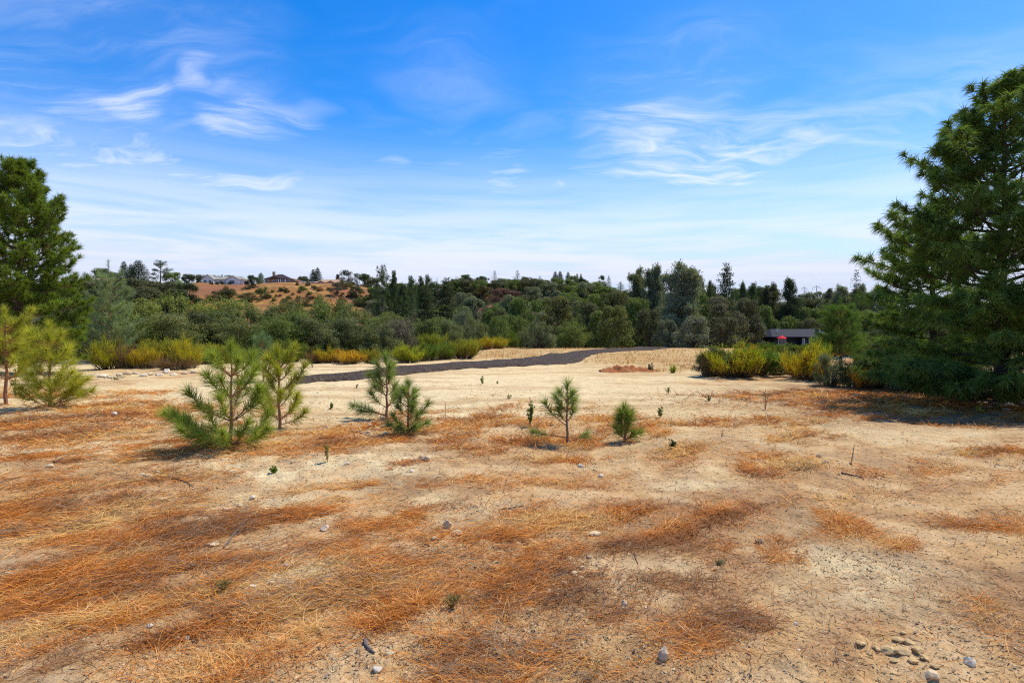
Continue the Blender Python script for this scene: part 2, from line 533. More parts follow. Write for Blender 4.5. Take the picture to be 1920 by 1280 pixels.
def smooth_mix(a, b, t):
    return a * (1 - t[:, None]) + np.asarray(b)[None, :] * t[:, None]


def ground_color(x, y):
    u, v = to_px(x, y)
    r = np.hypot(x, y)
    tan = np.array((.52, .33, .145)); n = len(x)
    c = np.tile(tan, (n, 1))
    mot = fbm(x * .8, y * .8, 5, 101)
    c = smooth_mix(c, (.31, .195, .095), sstep(.48, .70, mot) * .8)
    film = fbm(x * 2.4 + 31, y * 2.4, 5, 107)
    c = smooth_mix(c, (.345, .20, .10), sstep(.47, .63, film) * .6)
    c = smooth_mix(c, (.60, .46, .27), sstep(.46, .36, film) * .35)
    far = sstep(6.5, 13, y + (mot - .5) * 5) * .8
    c = smooth_mix(c, (.66, .515, .27), far)
    pale = field(PALE, x, y)[0]
    pn = fbm(x * 2.1, y * 2.1, 4, 111)
    c = smooth_mix(c, (.67, .54, .30), np.clip(pale * (.4 + 1.1 * sstep(.32, .62, pn)), 0, 1) * .95)
    # faint streaks of fine litter in the middle distance
    sk = fbm(x * .22, y * 1.6, 4, 121)
    c = smooth_mix(c, (.42, .27, .12), sstep(.5, .68, sk) * .6 * sstep(7, 12, y) * (1 - sstep(40, 60, y)))
    dens, tone, up = bed_density(x, y)
    lc = np.array((.29, .15, .065))[None] * (1 - tone[:, None]) + np.array((.50, .245, .08))[None] * tone[:, None]
    t = np.clip(dens * 1.05, 0, .82)[:, None]
    c = c * (1 - t) + lc * t
    straw = field(STRAW, x, y)[0]
    gs = np.maximum(straw, sstep(33, 48, y + (mot - .5) * 16) * .85)
    c = smooth_mix(c, (.41, .245, .085), gs * (.5 + .45 * sstep(.35, .6, pn)))
    # red cut soil of the bank on the right
    rb = np.exp(-(((x - 20) / 7) ** 2 + ((y - 33) / 4.5) ** 2))
    c = smooth_mix(c, (.36, .16, .075), np.clip(rb * 2.2 * sstep(.35, .6, mot), 0, 1))
    shade_tint = np.maximum(np.exp(-(((x - 11.5) / 4.5) ** 2 + ((y - 14.5) / 4.2) ** 2)), .85 * np.exp(-(((x - 8.6) / 2.8) ** 2 + ((y - 11.4) / 1.3) ** 2)))  # brown pine litter, spread over the large pine's shadow to paint its shade warmer
    c = smooth_mix(c, (.27, .145, .065), np.clip(shade_tint * 1.5 * (.4 + sstep(.3, .6, pn)), 0, .9))
    # woodland floor beyond the clearing, dry grass on the hill
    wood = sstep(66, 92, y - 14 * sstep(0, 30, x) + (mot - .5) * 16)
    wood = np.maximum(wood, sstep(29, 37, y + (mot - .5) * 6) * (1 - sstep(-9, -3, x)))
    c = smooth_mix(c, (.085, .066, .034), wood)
    hn = fbm(x * .035, y * .05, 5, 131); hn2 = fbm(x * .11, y * .3, 4, 141)
    hc = np.tile(np.array((.30, .14, .045)), (n, 1))
    hc = smooth_mix(hc, (.43, .25, .075), sstep(.47, .64, hn2) * .9)
    hc = smooth_mix(hc, (.27, .115, .055), sstep(.47, .58, hn) * .85)
    hn3 = fbm(x * .4, y * .5, 3, 147)
    hc = smooth_mix(hc, (.15, .085, .04), sstep(.58, .72, hn3) * .7)
    edge = 26 * (fbm(x * .02, y * .02, 3, 151) - .5)
    hm = sstep(345, 366, u + edge) * (1 - sstep(700, 716, u + edge)) * sstep(125, 150, y)
    hc2 = smooth_mix(np.tile(np.array((.06, .06, .026)), (n, 1)), (.24, .10, .075), sstep(.5, .62, hn2) * sstep(860, 920, u) * (1 - sstep(990, 1050, u)))
    c = np.where((y > 118)[:, None], hc2, c)
    c = c * (1 - hm[:, None]) + hc * hm[:, None]
    return c, np.clip(dens, 0, 1), pale


def build_ground():
    rr = np.concatenate([np.linspace(.25, 1.9, 6)[:-1], np.geomspace(1.9, 14, 310)[:-1], np.geomspace(14, 70, 130)[:-1], np.geomspace(70, 420, 120)[:-1], np.geomspace(420, 7000, 22)])
    an = np.concatenate([np.linspace(-180, -56, 26)[:-1], np.linspace(-56, 56, 341), np.linspace(56, 180, 26)[1:-1]])
    an = np.radians(an)
    R, A = np.meshgrid(rr, an, indexing='ij')
    X = (R * np.sin(A)).ravel(); Y = (R * np.cos(A)).ravel()
    Z = gh(X, Y)
    nr, na = len(rr), len(an)
    i = np.arange(nr - 1)[:, None] * na; j = np.arange(na)[None]; k = (j + 1) % na
    F = np.stack([i + j, i + na + j, i + na + k, i + k], -1).reshape(-1, 4)[:, ::-1]
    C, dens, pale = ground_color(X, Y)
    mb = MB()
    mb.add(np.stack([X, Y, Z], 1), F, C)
    c = len(X)
    mb.add([[0, 0, gh1(0, 0)]], np.zeros((0, 3)), C[:1])
    mb.f.append(np.stack([np.full(na, c), np.arange(na), (np.arange(na) + 1) % na], 1))
    me = mb.mesh('ground', M_GROUND, True)
    at = me.color_attributes.new('mask', 'FLOAT_COLOR', 'POINT')
    near = 1 - sstep(8, 30, R.ravel())
    st = np.clip(.35 + .6 * sstep(.45, .65, fbm(X * .8, Y * .8, 2, 41)), 0, 1) * (1 - .6 * dens) * near
    m4 = np.stack([near, dens * near, st, np.ones_like(near)], 1)
    m4 = np.concatenate([m4, m4[:1]])
    at.data.foreach_set('color', m4.astype(np.float32).ravel())
    # face normals must look up
    o = link_mesh('ground', me)
    tag(o, 'pale dry clearing of bare soil with orange litter, rising to a hill behind', 'ground', kind='structure')
    return o


build_ground()


def build_road():
    up = [(560, 709), (620, 703), (700, 695), (770, 688), (830, 683.5), (900, 678), (960, 673), (1005, 669.5), (1025, 664), (1062, 663.5), (1085, 658.5), (1130, 655.5), (1180, 653.2), (1240, 651.6), (1330, 650.2)]
    lo = [(560, 721), (620, 716), (700, 709.5), (770, 702), (830, 696), (900, 691), (960, 688), (1020, 685), (1070, 683), (1092, 679), (1102, 672), (1120, 664), (1170, 658.5), (1240, 655.5), (1330, 652.6)]

    def pl(L):
        P = np.array([g_at(u, v)[:2] for u, v in L])
        d = np.concatenate([[0], np.cumsum(np.hypot(*np.diff(P, axis=0).T))])
        t = np.linspace(0, 1, 200) * d[-1]
        return np.stack([np.interp(t, d, P[:, 0]), np.interp(t, d, P[:, 1])], 1)
    A, B = pl(up), pl(lo)
    na, nc = 200, 22
    q = np.linspace(0, 1, nc)
    P = A[:, None] * (1 - q)[None, :, None] + B[:, None] * q[None, :, None]
    X, Y = P[..., 0], P[..., 1]
    e = (fbm(X * 1.3, Y * 1.3, 3, 7) - .5)
    X = X + e * .5; Y = Y + (fbm(X * 1.3, Y * 1.3, 3, 8) - .5) * .5
    prof = np.clip(np.minimum(q, 1 - q) / .12, 0, 1) ** .7
    Z = gh(X, Y) + .14 * prof[None] - .03 + (fbm(X * 5, Y * 5, 3, 9) - .4) * .08 * prof[None] + (fbm(X * .9, Y * .9, 2, 19) - .5) * .10 * prof[None]
    Z[:, 0] -= .06; Z[:, -1] -= .06
    V = np.stack([X, Y, Z], -1).reshape(-1, 3)
    i = np.arange(na - 1)[:, None] * nc; j = np.arange(nc - 1)[None]
    F = np.stack([i + j, i + j + 1, i + nc + j + 1, i + nc + j], -1).reshape(-1, 4)
    o = MB().add(V, F[:, ::-1]).build('gravel_road', M_ROAD, smooth=False)
    tag(o, 'raised strip of dark grey gravel winding across the pale clearing', 'road', kind='structure')


build_road()

# ------------------------------------------------------------------ trees: unit-sized kinds (width 1, height 1), shared by the copies
BK = (.11, .085, .065)


def limb_path(a, b, rng, sag=.15, n=5):
    a = np.array(a, float); b = np.array(b, float)
    t = np.linspace(0, 1, n)[:, None]
    mid = np.array([0, 0, 1.]) * sag * np.linalg.norm(b - a)
    p = a + (b - a) * t + mid * (np.sin(t * math.pi)) * rng.uniform(.3, 1) * np.array([[1, 1, 1]])
    p[1:-1] += rng.normal(size=(n - 2, 3)) * .02
    return p


def make_oak(seed, n=8500, leaf=.017, low=.12, lobes=26, open_=.0, flat=1.0):
    rng = np.random.default_rng(seed)
    tr = MB(); cr = MB()
    fork = np.array([rng.uniform(-.03, .03), rng.uniform(-.03, .03), rng.uniform(.22, .32)])
    tr.tube([(0, 0, -.06), (.005, 0, .1), fork], [.034, .027, .02], 7, BK)
    cs = []
    for i in range(lobes):
        th = rng.uniform(0, 2 * math.pi); zz = low + (1 - low) * rng.uniform(.08, .84) ** .8
        prof = math.sin(math.pi * min(1, max(0.05, (zz - low * .4) / (1.02 - low * .4))) ** .8) ** .6
        rr = .36 * prof * math.sqrt(rng.uniform(.15, 1))
        r = rng.uniform(.10, .19) * (1 - .25 * zz)
        cs.append((rr * math.cos(th), rr * math.sin(th), min(zz, .99 - r), r))
    cs.append((rng.uniform(-.06, .06), rng.uniform(-.06, .06), .86, .135))
    for c in cs:
        if rng.random() < .6:
            tr.tube(limb_path(fork + (0, 0, rng.uniform(-.06, .05)), (c[0], c[1], c[2] - .02), rng, .1), np.linspace(.013, .003, 5), 4, BK, False)
    w = np.array([c[3] ** 2 for c in cs]); w /= w.sum()
    k = rng.choice(len(cs), n, p=w)
    CC = np.array(cs)
    d = unit(rng.normal(size=(n, 3)) + np.array([0, 0, .35]))
    # twiggy clumps inside each lobe give light and dark places and holes
    cl = unit(rng.normal(size=(len(cs) * 16, 3)) + np.array([0, 0, .3])).reshape(len(cs), 16, 3)
    pick = rng.integers(0, 16, n)
    d = unit(d * .42 + cl[k, pick] * rng.uniform(.5, 1.1, (n, 1)))
    rad = CC[k, 3] * rng.uniform(.45, 1.12 + open_, n)
    P = CC[k, :3] + d * rad[:, None] * np.array([1, 1, .85 * flat])
    keep = P[:, 2] > low * .5
    P = P[keep]; d = d[keep]; k = k[keep]
    N = unit(d + rng.normal(size=d.shape) * .55 + np.array([0, 0, .25]))
    C = jitter((1, 1, 1), len(P), rng, .3, .14) * rng.uniform(.85, 1.15, (len(cs), 1))[k]
    leaves(cr, P, N, leaf, C, rng)
    return tr.mesh('trunk', M_BARK), cr.mesh('crown', M_LEAF)


def make_fir(seed, n_wh=34, droop=.12, dense=1.0, power=.9, base=.06, ragged=.2, leaf=.012, tip=.02):
    """conical conifer: whorls of branches carrying flat sprays"""
    rng = np.random.default_rng(seed)
    tr = MB(); cr = MB()
    tr.tube([(0, 0, -.05), (0, 0, .4), (0, 0, .98)], [.022, .015, .003], 6, BK)
    Ps = []; Ns = []; Ss = []
    for i in range(n_wh):
        f = base + (.985 - base) * (i + rng.uniform(-.3, .3)) / n_wh
        L0 = tip + (.5 - tip) * max(0.0, (1 - f)) ** power / (1 - base) ** power
        nb = int(rng.integers(5, 8) * dense) if f < .9 else 4
        a0 = rng.uniform(0, 6.28)
        for b in range(nb):
            L = L0 * rng.uniform(1 - ragged * 1.6, 1 + ragged * .6)
            a = a0 + b * 6.283 / nb + rng.uniform(-.35, .35)
            up = .25 * f - droop * (1 - f)
            m = max(4, int(64 * L * dense) + 3)
            t = rng.uniform(.12, 1, m) ** .75
            z = f + L * t * up - droop * .5 * L * t * t + rng.normal(size=m) * .006
            side = rng.normal(size=m) * .055 * (1.15 - t) * (L / .3 + .25)
            x = np.cos(a) * L * t - np.sin(a) * side; y = np.sin(a) * L * t + np.cos(a) * side
            Ps.append(np.stack([x, y, z], 1))
            Ns.append(unit(np.tile([math.cos(a) * .35, math.sin(a) * .35, 1.], (m, 1)) + rng.normal(size=(m, 3)) * .5))
            Ss.append(np.full(m, leaf) * (1.35 - .5 * t))
            if L > .12 and rng.random() < .5:
                tr.tube([(0, 0, f), (math.cos(a) * L * .75, math.sin(a) * L * .75, f + L * .75 * up)], [.004, .0015], 3, BK, False)
    P = np.concatenate(Ps); N = np.concatenate(Ns); Sz = np.concatenate(Ss)
    C = jitter((1, 1, 1), len(P), rng, .3, .12)
    leaves(cr, P, N, Sz, C, rng, .55)
    return tr.mesh('trunk', M_BARK), cr.mesh('crown', M_LEAF)


def make_pine(seed, n_br=44, start=.22, tuft=.055, n_leaf=24, spread=.42, power=.6, sub=3, gaps=.25, rough=.35, forks=1):
    """open pine: separate branches ending in needle tufts"""
    rng = np.random.default_rng(seed)
    tr = MB(); cr = MB()
    lean = rng.uniform(-.03, .03)
    tops = [(lean, 0, .97)]
    tr.tube([(0, 0, -.05), (lean * .3, 0, .45), (lean, 0, .97)], [.02, .014, .003], 6, BK)
    for q in range(forks - 1):
        a = rng.uniform(0, 6.28); r = rng.uniform(.14, .24); zt = rng.uniform(.82, .95)
        tr.tube([(lean * .2, 0, .35), (r * .7 * math.cos(a), r * .7 * math.sin(a), .55), (r * math.cos(a), r * math.sin(a), zt)], [.012, .009, .002], 5, BK)
        tops.append((r * math.cos(a), r * math.sin(a), zt))
    T = []
    for i in range(n_br):
        if rng.random() < gaps * .6:
            continue
        f = start + (.96 - start) * (i + rng.uniform(-.4, .4)) / n_br
        tp = tops[rng.integers(0, len(tops))]
        k = min(1, max(0, (f - .35) / .6)) if len(tops) > 1 else f
        bx, by = (tp[0] * k, tp[1] * k)
        f2 = min(f, tp[2] - .01)
        L = spread * max(.02, 1 - (f - start * .3) / (1 - start * .3)) ** power * rng.uniform(1 - rough * 1.5, 1 + rough * .4) + .03
        if len(tops) > 1: L *= .7
        a = rng.uniform(0, 6.28)
        up = rng.uniform(.0, .45)
        e = np.array([bx + L * math.cos(a), by + L * math.sin(a), f2 + L * up * .7])
        s = np.array([bx * .95, by * .95, f2 - .01])
        mid = (s + e) / 2 - (0, 0, L * .08)
        tr.tube([s, mid, e], [.0055, .004, .0015], 4, BK, False)
        T.append((e, .9))
        for q in range(sub + int(L * 9)):
            t = rng.uniform(.35, 1)
            p = s + (e - s) * t + rng.normal(size=3) * np.array([.03, .03, .018]) * (1 + L)
            T.append((p, rng.uniform(.55, 1)))
    for tp in tops:
        for q in range(3):
            T.append((np.array([tp[0], tp[1], tp[2] - .022 * q]), .7 - .1 * q))
    K = len(T)
    TP = np.array([t[0] for t in T]); TS = np.array([t[1] for t in T])
    k = np.repeat(np.arange(K), n_leaf); n = len(k)
    d = unit(rng.normal(size=(n, 3)) + np.array([0, 0, .3]))
    P = TP[k] + d * (tuft * TS[k] * rng.uniform(.2, 1.0, n))[:, None] * np.array([1, 1, .7])
    # needle bundles: slim triangles pointing outwards
    side = unit(np.cross(d, rng.normal(size=(n, 3))))
    ln = (tuft * .5 * TS[k])[:, None]; w = tuft * .10
    V = np.stack([P - side * w, P + side * w, P + d * ln], 1).reshape(-1, 3)
    C = jitter((1, 1, 1), n, rng, .3, .12) * rng.uniform(.8, 1.2, (K, 1))[k]
    cr.add(V, np.arange(n * 3).reshape(n, 3), np.repeat(C, 3, 0))
    return tr.mesh('trunk', M_BARK), cr.mesh('crown', M_LEAF)


def make_scrub(seed, n=15000, leaf=.0125, blobs=40, holes=.0):
    """leafy thicket shrub from the ground up, stems visible inside"""
    rng = np.random.default_rng(seed)
    tr = MB(); cr = MB()
    cs = []
    for i in range(blobs):
        th = rng.uniform(0, 6.28); z = rng.uniform(.05, .82)
        rr = .40 * math.sqrt(rng.uniform(.05, 1)) * math.sqrt(max(.05, 1 - (z / 1.05) ** 2))
        r = rng.uniform(.07, .17)
        cs.append((rr * math.cos(th), rr * math.sin(th), min(z, .98 - r), r))
    for c in cs:
        tr.tube(limb_path((c[0] * .25, c[1] * .25, -.05), c[:3], rng, .05), np.linspace(.012, .002, 5), 4, BK, False)
    CC = np.array(cs)
    w = CC[:, 3] ** 2; w /= w.sum()
    k = rng.choice(len(cs), n, p=w)
    d = unit(rng.normal(size=(n, 3)) + np.array([0, 0, .3]))
    cl = unit(rng.normal(size=(len(cs), 20, 3)) + np.array([0, 0, .4]))
    d = unit(d * .5 + cl[k, rng.integers(0, 20, n)] * rng.uniform(.3, 1.1, (n, 1)))
    P = CC[k, :3] + d * (CC[k, 3] * rng.uniform(.4, 1.15, n))[:, None]
    # loose shoots sticking out at the top
    tip = rng.random(n) < .10
    jt = rng.integers(0, 70, n)
    base = CC[rng.integers(0, len(cs), 70)]
    sd = unit(rng.normal(size=(70, 3)) * .35 + np.array([0, 0, 1]) + base[:, :3] * np.array([.9, .9, 0]))
    sl = rng.uniform(.05, .16, 70)
    sp = base[:, :3] + sd * base[:, 3:4] * .8
    P = np.where(tip[:, None], sp[jt] + sd[jt] * (sl[jt] * rng.uniform(0, 1, n))[:, None] + rng.normal(size=(n, 3)) * .007, P)
    P[:, 2] = np.minimum(P[:, 2], 1.04)
    m = P[:, 2] > -.02
    P, d, k = P[m], d[m], k[m]
    N = unit(d + rng.normal(size=d.shape) * .7 + np.array([0, 0, .3]))
    C = jitter((1, 1, 1), len(P), rng, .32, .15) * rng.uniform(.85, 1.15, (len(cs), 1))[k]
    leaves(cr, P, N, leaf, C, rng)
    return tr.mesh('stems', M_BARK), cr.mesh('foliage', M_LEAF)


def strips(mb, P0, D, L, w, C0, C1, rng, curve=.3, seg=3, Cm=None):
    """bundle of thin curved stems: base points, directions, lengths, widths, colours from foot to tip"""
    n = len(P0)
    side = unit(np.cross(D, rng.normal(size=(n, 3))))
    bend = unit(rng.normal(size=(n, 3)) * np.array([1, 1, .25])) * curve
    vs = []; cs = []
    for i in range(seg + 1):
        t = i / seg
        p = P0 + D * (L * t)[:, None] + bend * (L * t * t)[:, None]
        ww = (w * (1 - .75 * t))[:, None]
        vs += [p - side * ww, p + side * ww]
        c = C0 * (1 - t) + C1 * t if Cm is None else (C0 * (1 - 2 * t) + Cm * 2 * t if t < .5 else Cm * (2 - 2 * t) + C1 * (2 * t - 1))
        cs += [c, c]
    V = np.stack(vs, 1); C = np.stack(cs, 1)
    k = 2 * (seg + 1)
    base = np.arange(n)[:, None] * k
    F = np.concatenate([np.stack([base[:, 0] + 2 * i, base[:, 0] + 2 * i + 1, base[:, 0] + 2 * i + 3, base[:, 0] + 2 * i + 2], 1) for i in range(seg)])
    mb.add(V.reshape(-1, 3), F, C.reshape(-1, 3))


def make_broom(seed, foot, mid, top, n=1300, bare=120, lean=.26):
    """tuft of upright green stems, woody and brown below"""
    rng = np.random.default_rng(seed)
    st = MB(); tw = MB()
    nb = 30
    ra = rng.uniform(0, 6.28, nb); rr = .30 * np.sqrt(rng.uniform(0, 1, nb))
    hub = np.stack([rr * np.cos(ra), rr * np.sin(ra), np.zeros(nb)], 1)
    hz = rng.uniform(.22, .60, nb) * (1.1 - rr * .9); ha = unit(np.stack([hub[:, 0] * .9 + rng.normal(size=nb) * .07, hub[:, 1] * .9 + rng.normal(size=nb) * .07, np.full(nb, .5)], 1))
    for i in range(nb):
        for q in range(4):
            d = unit(ha[i] + rng.normal(size=3) * .16)
            tw.tube([hub[i] * .6 + (0, 0, -.03), hub[i] + d * hz[i] * .6, hub[i] + d * (hz[i] + .12)], [.007, .005, .002], 4, np.array(foot) * rng.uniform(.8, 1.3), False)
    k = rng.integers(0, nb, n)
    t = rng.uniform(.1, 1.1, n) ** .7
    P0 = hub[k] + ha[k] * (hz[k] * t)[:, None] + rng.normal(size=(n, 3)) * np.array([.05, .05, .0])
    D = unit(ha[k] * .8 + np.array([0, 0, .5]) + rng.normal(size=(n, 3)) * np.array([lean, lean, .1]))
    L = rng.uniform(.08, .28, n) * rng.uniform(.7, 1.15, nb)[k]
    L = np.minimum(L, (1.0 - P0[:, 2]) / np.maximum(D[:, 2], .25))
    C0 = jitter(mid, n, rng, .3); C1 = jitter(top, n, rng, .25)
    strips(st, P0, D, L, np.full(n, .0065), C0, C1, rng, .22)
    # small leaves along the shoots
    m = n * 7
    kk = rng.integers(0, n, m); tt = rng.uniform(.2, 1.0, m)
    P = P0[kk] + D[kk] * (L[kk] * tt)[:, None] + rng.normal(size=(m, 3)) * .014
    leaves(st, P, unit(rng.normal(size=(m, 3))), .0135, C0[kk] * (1 - tt[:, None]) + C1[kk] * tt[:, None], rng, .4)
    if bare:
        kk = rng.integers(0, nb, bare)
        strips(tw, hub[kk] * 1.05, unit(ha[kk] + rng.normal(size=(bare, 3)) * .5), rng.uniform(.2, .6, bare), np.full(bare, .004),
               jitter(foot, bare, rng, .3), jitter(np.array(foot) * 1.3, bare, rng, .3), rng, .4)
    return tw.mesh('stems', M_STRAW), st.mesh('foliage', M_LEAF)


def make_palm():
    rng = np.random.default_rng(5)
    tr = MB(); cr = MB()
    tr.tube([(0, 0, -.05), (.01, 0, .4), (0, 0, .8)], [.06, .05, .05], 8, (.16, .11, .07))
    n = 900
    d = unit(rng.normal(size=(60, 3)) + np.array([0, 0, .1]))
    k = rng.integers(0, 60, n); t = rng.uniform(.1, 1, n)
    P = np.array([0, 0, .8]) + d[k] * (t * .42)[:, None] * np.array([1, 1, .5]) - np.array([0, 0, .12]) * (t ** 2)[:, None]
    leaves(cr, P, unit(rng.normal(size=(n, 3))), .05, jitter((1, 1, 1), n, rng), rng, .3)
    dn = 300
    P = np.stack([rng.normal(size=dn) * .1, rng.normal(size=dn) * .1, rng.uniform(.5, .78, dn)], 1)
    leaves(cr, P, unit(rng.normal(size=(dn, 3)) * np.array([1, 1, .2])), .05, jitter((2.6, 1.3, .8), dn, rng), rng, .3)
    return tr.mesh('trunk', M_BARK), cr.mesh('crown', M_LEAF)


PROTO = {
    'oak': [make_oak(1), make_oak(2, lobes=30), make_oak(3, lobes=22, open_=.1), make_oak(4, lobes=34, low=.05)],
    'lowoak': [make_oak(5, lobes=34, low=.0), make_oak(6, lobes=40, low=-.05), make_oak(7, lobes=30, low=.0)],
    'fir': [make_fir(11), make_fir(12, ragged=.3, droop=.05), make_fir(13, dense=.8, ragged=.35)],
    'spire': [make_fir(15, power=.75, droop=.02, dense=1.4, ragged=.1, leaf=.016), make_fir(16, power=.7, dense=1.4, ragged=.12, leaf=.016)],
    'bigfir': [make_fir(18, n_wh=46, dense=1.5, power=.62, ragged=.32, leaf=.013, base=.03)],
    'pine': [make_pine(21, tuft=.06, n_leaf=34), make_pine(22, n_br=36, tuft=.06, n_leaf=34, gaps=.4, spread=.5), make_pine(23, n_br=64, tuft=.06, n_leaf=34, power=.9)],
    'densepine': [make_pine(24, n_br=110, start=.08, tuft=.06, n_leaf=22, power=.8, gaps=.1, sub=5, spread=.46), make_pine(27, n_br=90, start=.1, tuft=.065, n_leaf=24, power=.7, gaps=.15, sub=5, spread=.48)],
    'snag': [make_pine(25, n_br=22, tuft=.06, n_leaf=9, gaps=.5, spread=.4)],
    'greypine': [make_pine(31, n_br=150, start=.15, tuft=.06, n_leaf=26, spread=.6, power=.8, gaps=.2, sub=8, forks=4), make_pine(32, n_br=130, start=.15, tuft=.065, n_leaf=26, spread=.62, power=.75, gaps=.2, sub=8, forks=3)],
    'airy': [make_oak(41, n=3200, lobes=16, open_=.35, leaf=.02)],
    'scrub': [make_scrub(51), make_scrub(52, blobs=50), make_scrub(53, blobs=34), make_scrub(54, blobs=58, leaf=.0115)],
    'bare': [make_scrub(55, n=3800, leaf=.009)],
    'palm': [make_palm()],
}
YG, OR_, BR = (.46, .45, .022), (.42, .19, .022), (.14, .10, .065)
GRN = (.16, .24, .03)
PROTO['broom'] = [make_broom(61, BR, (.29, .28, .035), YG), make_broom(62, BR, (.33, .26, .035), (.52, .46, .022)), make_broom(63, BR, (.21, .22, .04), (.33, .36, .03), n=1600)]
PROTO['orangebroom'] = [make_broom(64, (.09, .06, .04), OR_, YG, n=1700, bare=420), make_broom(65, (.09, .06, .045), OR_, (.42, .30, .02), n=1500, bare=460)]
PROTO['greenbroom'] = [make_broom(66, BR, (.10, .15, .025), GRN, n=1900, lean=.45), make_broom(67, BR, (.13, .16, .028), (.21, .28, .03), n=1900, lean=.45)]
PROTO['drybush'] = [make_broom(68, (.15, .11, .07), (.2, .13, .06), (.36, .24, .10), n=400, bare=300)]
NAMES = {'lowoak': ('oak_tree', 'tree'), 'oak': ('oak_tree', 'tree'), 'fir': ('conifer_tree', 'tree'), 'spire': ('conifer_tree', 'tree'), 'bigfir': ('conifer_tree', 'tree'), 'pine': ('pine_tree', 'tree'),
         'densepine': ('pine_tree', 'tree'), 'snag': ('thin_tree', 'tree'), 'greypine': ('grey_pine_tree', 'tree'), 'airy': ('oak_tree', 'tree'), 'scrub': ('thicket_shrub', 'shrub'),
         'bare': ('twiggy_shrub', 'shrub'), 'palm': ('palm_tree', 'palm'), 'broom': ('broom_shrub', 'shrub'), 'orangebroom': ('broom_shrub', 'shrub'),
         'greenbroom': ('broom_shrub', 'shrub'), 'drybush': ('dry_shrub', 'shrub')}
_cnt = {}
RNG = random.Random(77)


def put(kind, x, y, H, Wd, col, label, group=None, var=None, lean=0.0, sink=.0):
    i = _cnt.get(kind, 0); _cnt[kind] = i + 1
    tm, cm = PROTO[kind][(i if var is None else var) % len(PROTO[kind])]
    nm, cat = NAMES[kind]
    r = empty(nm, (x, y, gh1(x, y) - sink), RNG.uniform(0, 6.28))
    if lean: r.rotation_euler = (0, lean, 0)
    r.scale = (Wd, Wd, H)
    a = link_mesh(tm.name, tm, r); b = link_mesh(cm.name, cm, r, col)
    tag(r, label, cat, group)
    return r


KW = {'oak': 1.42, 'airy': 1.4, 'fir': 1.9, 'spire': 1.9, 'bigfir': 1.6, 'pine': 2.2, 'densepine': 2.0, 'snag': 1.7, 'greypine': 1.9, 'scrub': 1.2, 'bare': 1.25, 'palm': 1.3, 'greenbroom': 1.2}


def far(kind, u, vt, w, D, col, label, group=None, var=None):
    """a tree D metres away whose top shows at pixel (u, vt) and whose crown is w pixels wide there"""
    x = (u - 960) / FPX * D
    w = w * KW.get(kind, 1.3)
    z = gh1(x, D)
    H = (HZ - vt) / FPX * D + EYE - z
    if kind in ('oak', 'airy'):
        while H < .62 * w / FPX * D and D < 278 and D > 118:
            D -= 4
            x = (u - 960) / FPX * D; z = gh1(x, D); H = (HZ - vt) / FPX * D + EYE - z
        w = min(w, 1.9 * H / D * FPX)
    H = max(H, 1.2)
    if kind == 'oak' and w / FPX * D > .95 * H:
        kind, var = 'lowoak', None
        put(kind, x, D, H * 1.25, w / FPX * D, col, label, group, var, sink=H * .25)
        return
    put(kind, x, D, H, w / FPX * D, col, label, group, var)


def near(kind, u, v, w, h, col, label, group=None, var=None):
    """a plant standing on the ground seen at pixel (u, v), w by h pixels large"""
    x, y, z = g_at(u, v)
    k = 1.3 if y > 100 else 1.0
    if kind in ('broom', 'drybush', 'orangebroom') and u < 1000:
        h *= RNG.uniform(.9, 1.35)
        w *= RNG.uniform(.85, 1.15)
    elif u > 1290 and v > 680 and kind in ('orangebroom', 'greenbroom', 'broom'):
        h *= 1.18; w *= 1.15
    put(kind, x, y, k * h / FPX * y, w / FPX * y, col, label, group, var, sink=(k - 1) * h / FPX * y)


OL = (.155, .205, .055); GR = (0.205, 0.228, 0.138); DK = (0.079, 0.105, 0.046); DK2 = (0.125, 0.131, 0.064); BRG = (0.166, 0.243, 0.049); BRN = (0.192, 0.16, 0.09)
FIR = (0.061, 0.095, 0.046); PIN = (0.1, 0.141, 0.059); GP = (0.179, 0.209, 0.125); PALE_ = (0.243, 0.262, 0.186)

# ---- skyline trees, left to right
far('oak', 197, 502, 58, 292, DK, 'broad round oak rising behind the pale house at far left of the ridge')
far('fir', 160, 509, 20, 262, DK, 'small dark conifer just left of the pale house at far left')
far('spire', 234, 489, 19, 285, FIR, 'leftmost of three dark pointed conifers on the left ridge')
far('spire', 247, 494, 17, 289, FIR, 'shortest of three dark pointed conifers on the left ridge, in the middle')
far('spire', 261, 487, 34, 283, FIR, 'widest and tallest of three dark pointed conifers on the left ridge')
far('snag', 277, 504, 13, 276, DK, 'thin scraggly tree just right of the three dark pointed conifers')
far('pine', 302, 488, 28, 272, DK, 'ragged tall pine standing alone on the left ridge against the sky', var=1)
far('oak', 324, 509, 32, 276, BRG, 'round bright green tree right beside the ragged tall ridge pine')
for u, vt, w in ((152, 524, 46), (190, 528, 50), (226, 518, 52), (258, 520, 54), (292, 524, 52), (322, 526, 50), (348, 529, 44), (206, 536, 50), (275, 536, 56), (335, 541, 40), (168, 540, 50)):
    far('oak', u + RNG.uniform(-3, 3), vt, w, 232 - (vt - 524) * 1.5 + RNG.uniform(-6, 6), DK2 if RNG.random() < .6 else DK, 'dark rounded oak in the band of oaks along the left hillside', 'oaks in a dark band on the left hillside')
far('oak', 357, 512, 24, 296, DK, 'leftmost of four dark oaks behind the white ranch house')
far('oak', 379, 514, 27, 300, DK2, 'second from left of four dark oaks behind the white ranch house')
far('oak', 399, 515, 20, 303, DK, 'third from left of four dark oaks behind the white ranch house')
far('oak', 428, 515, 48, 304, DK2, 'widest and rightmost of four dark oaks behind the white ranch house')
far('oak', 474, 515, 25, 272, DK, 'dark green tree right of the white ranch house, beside a narrow bright one')
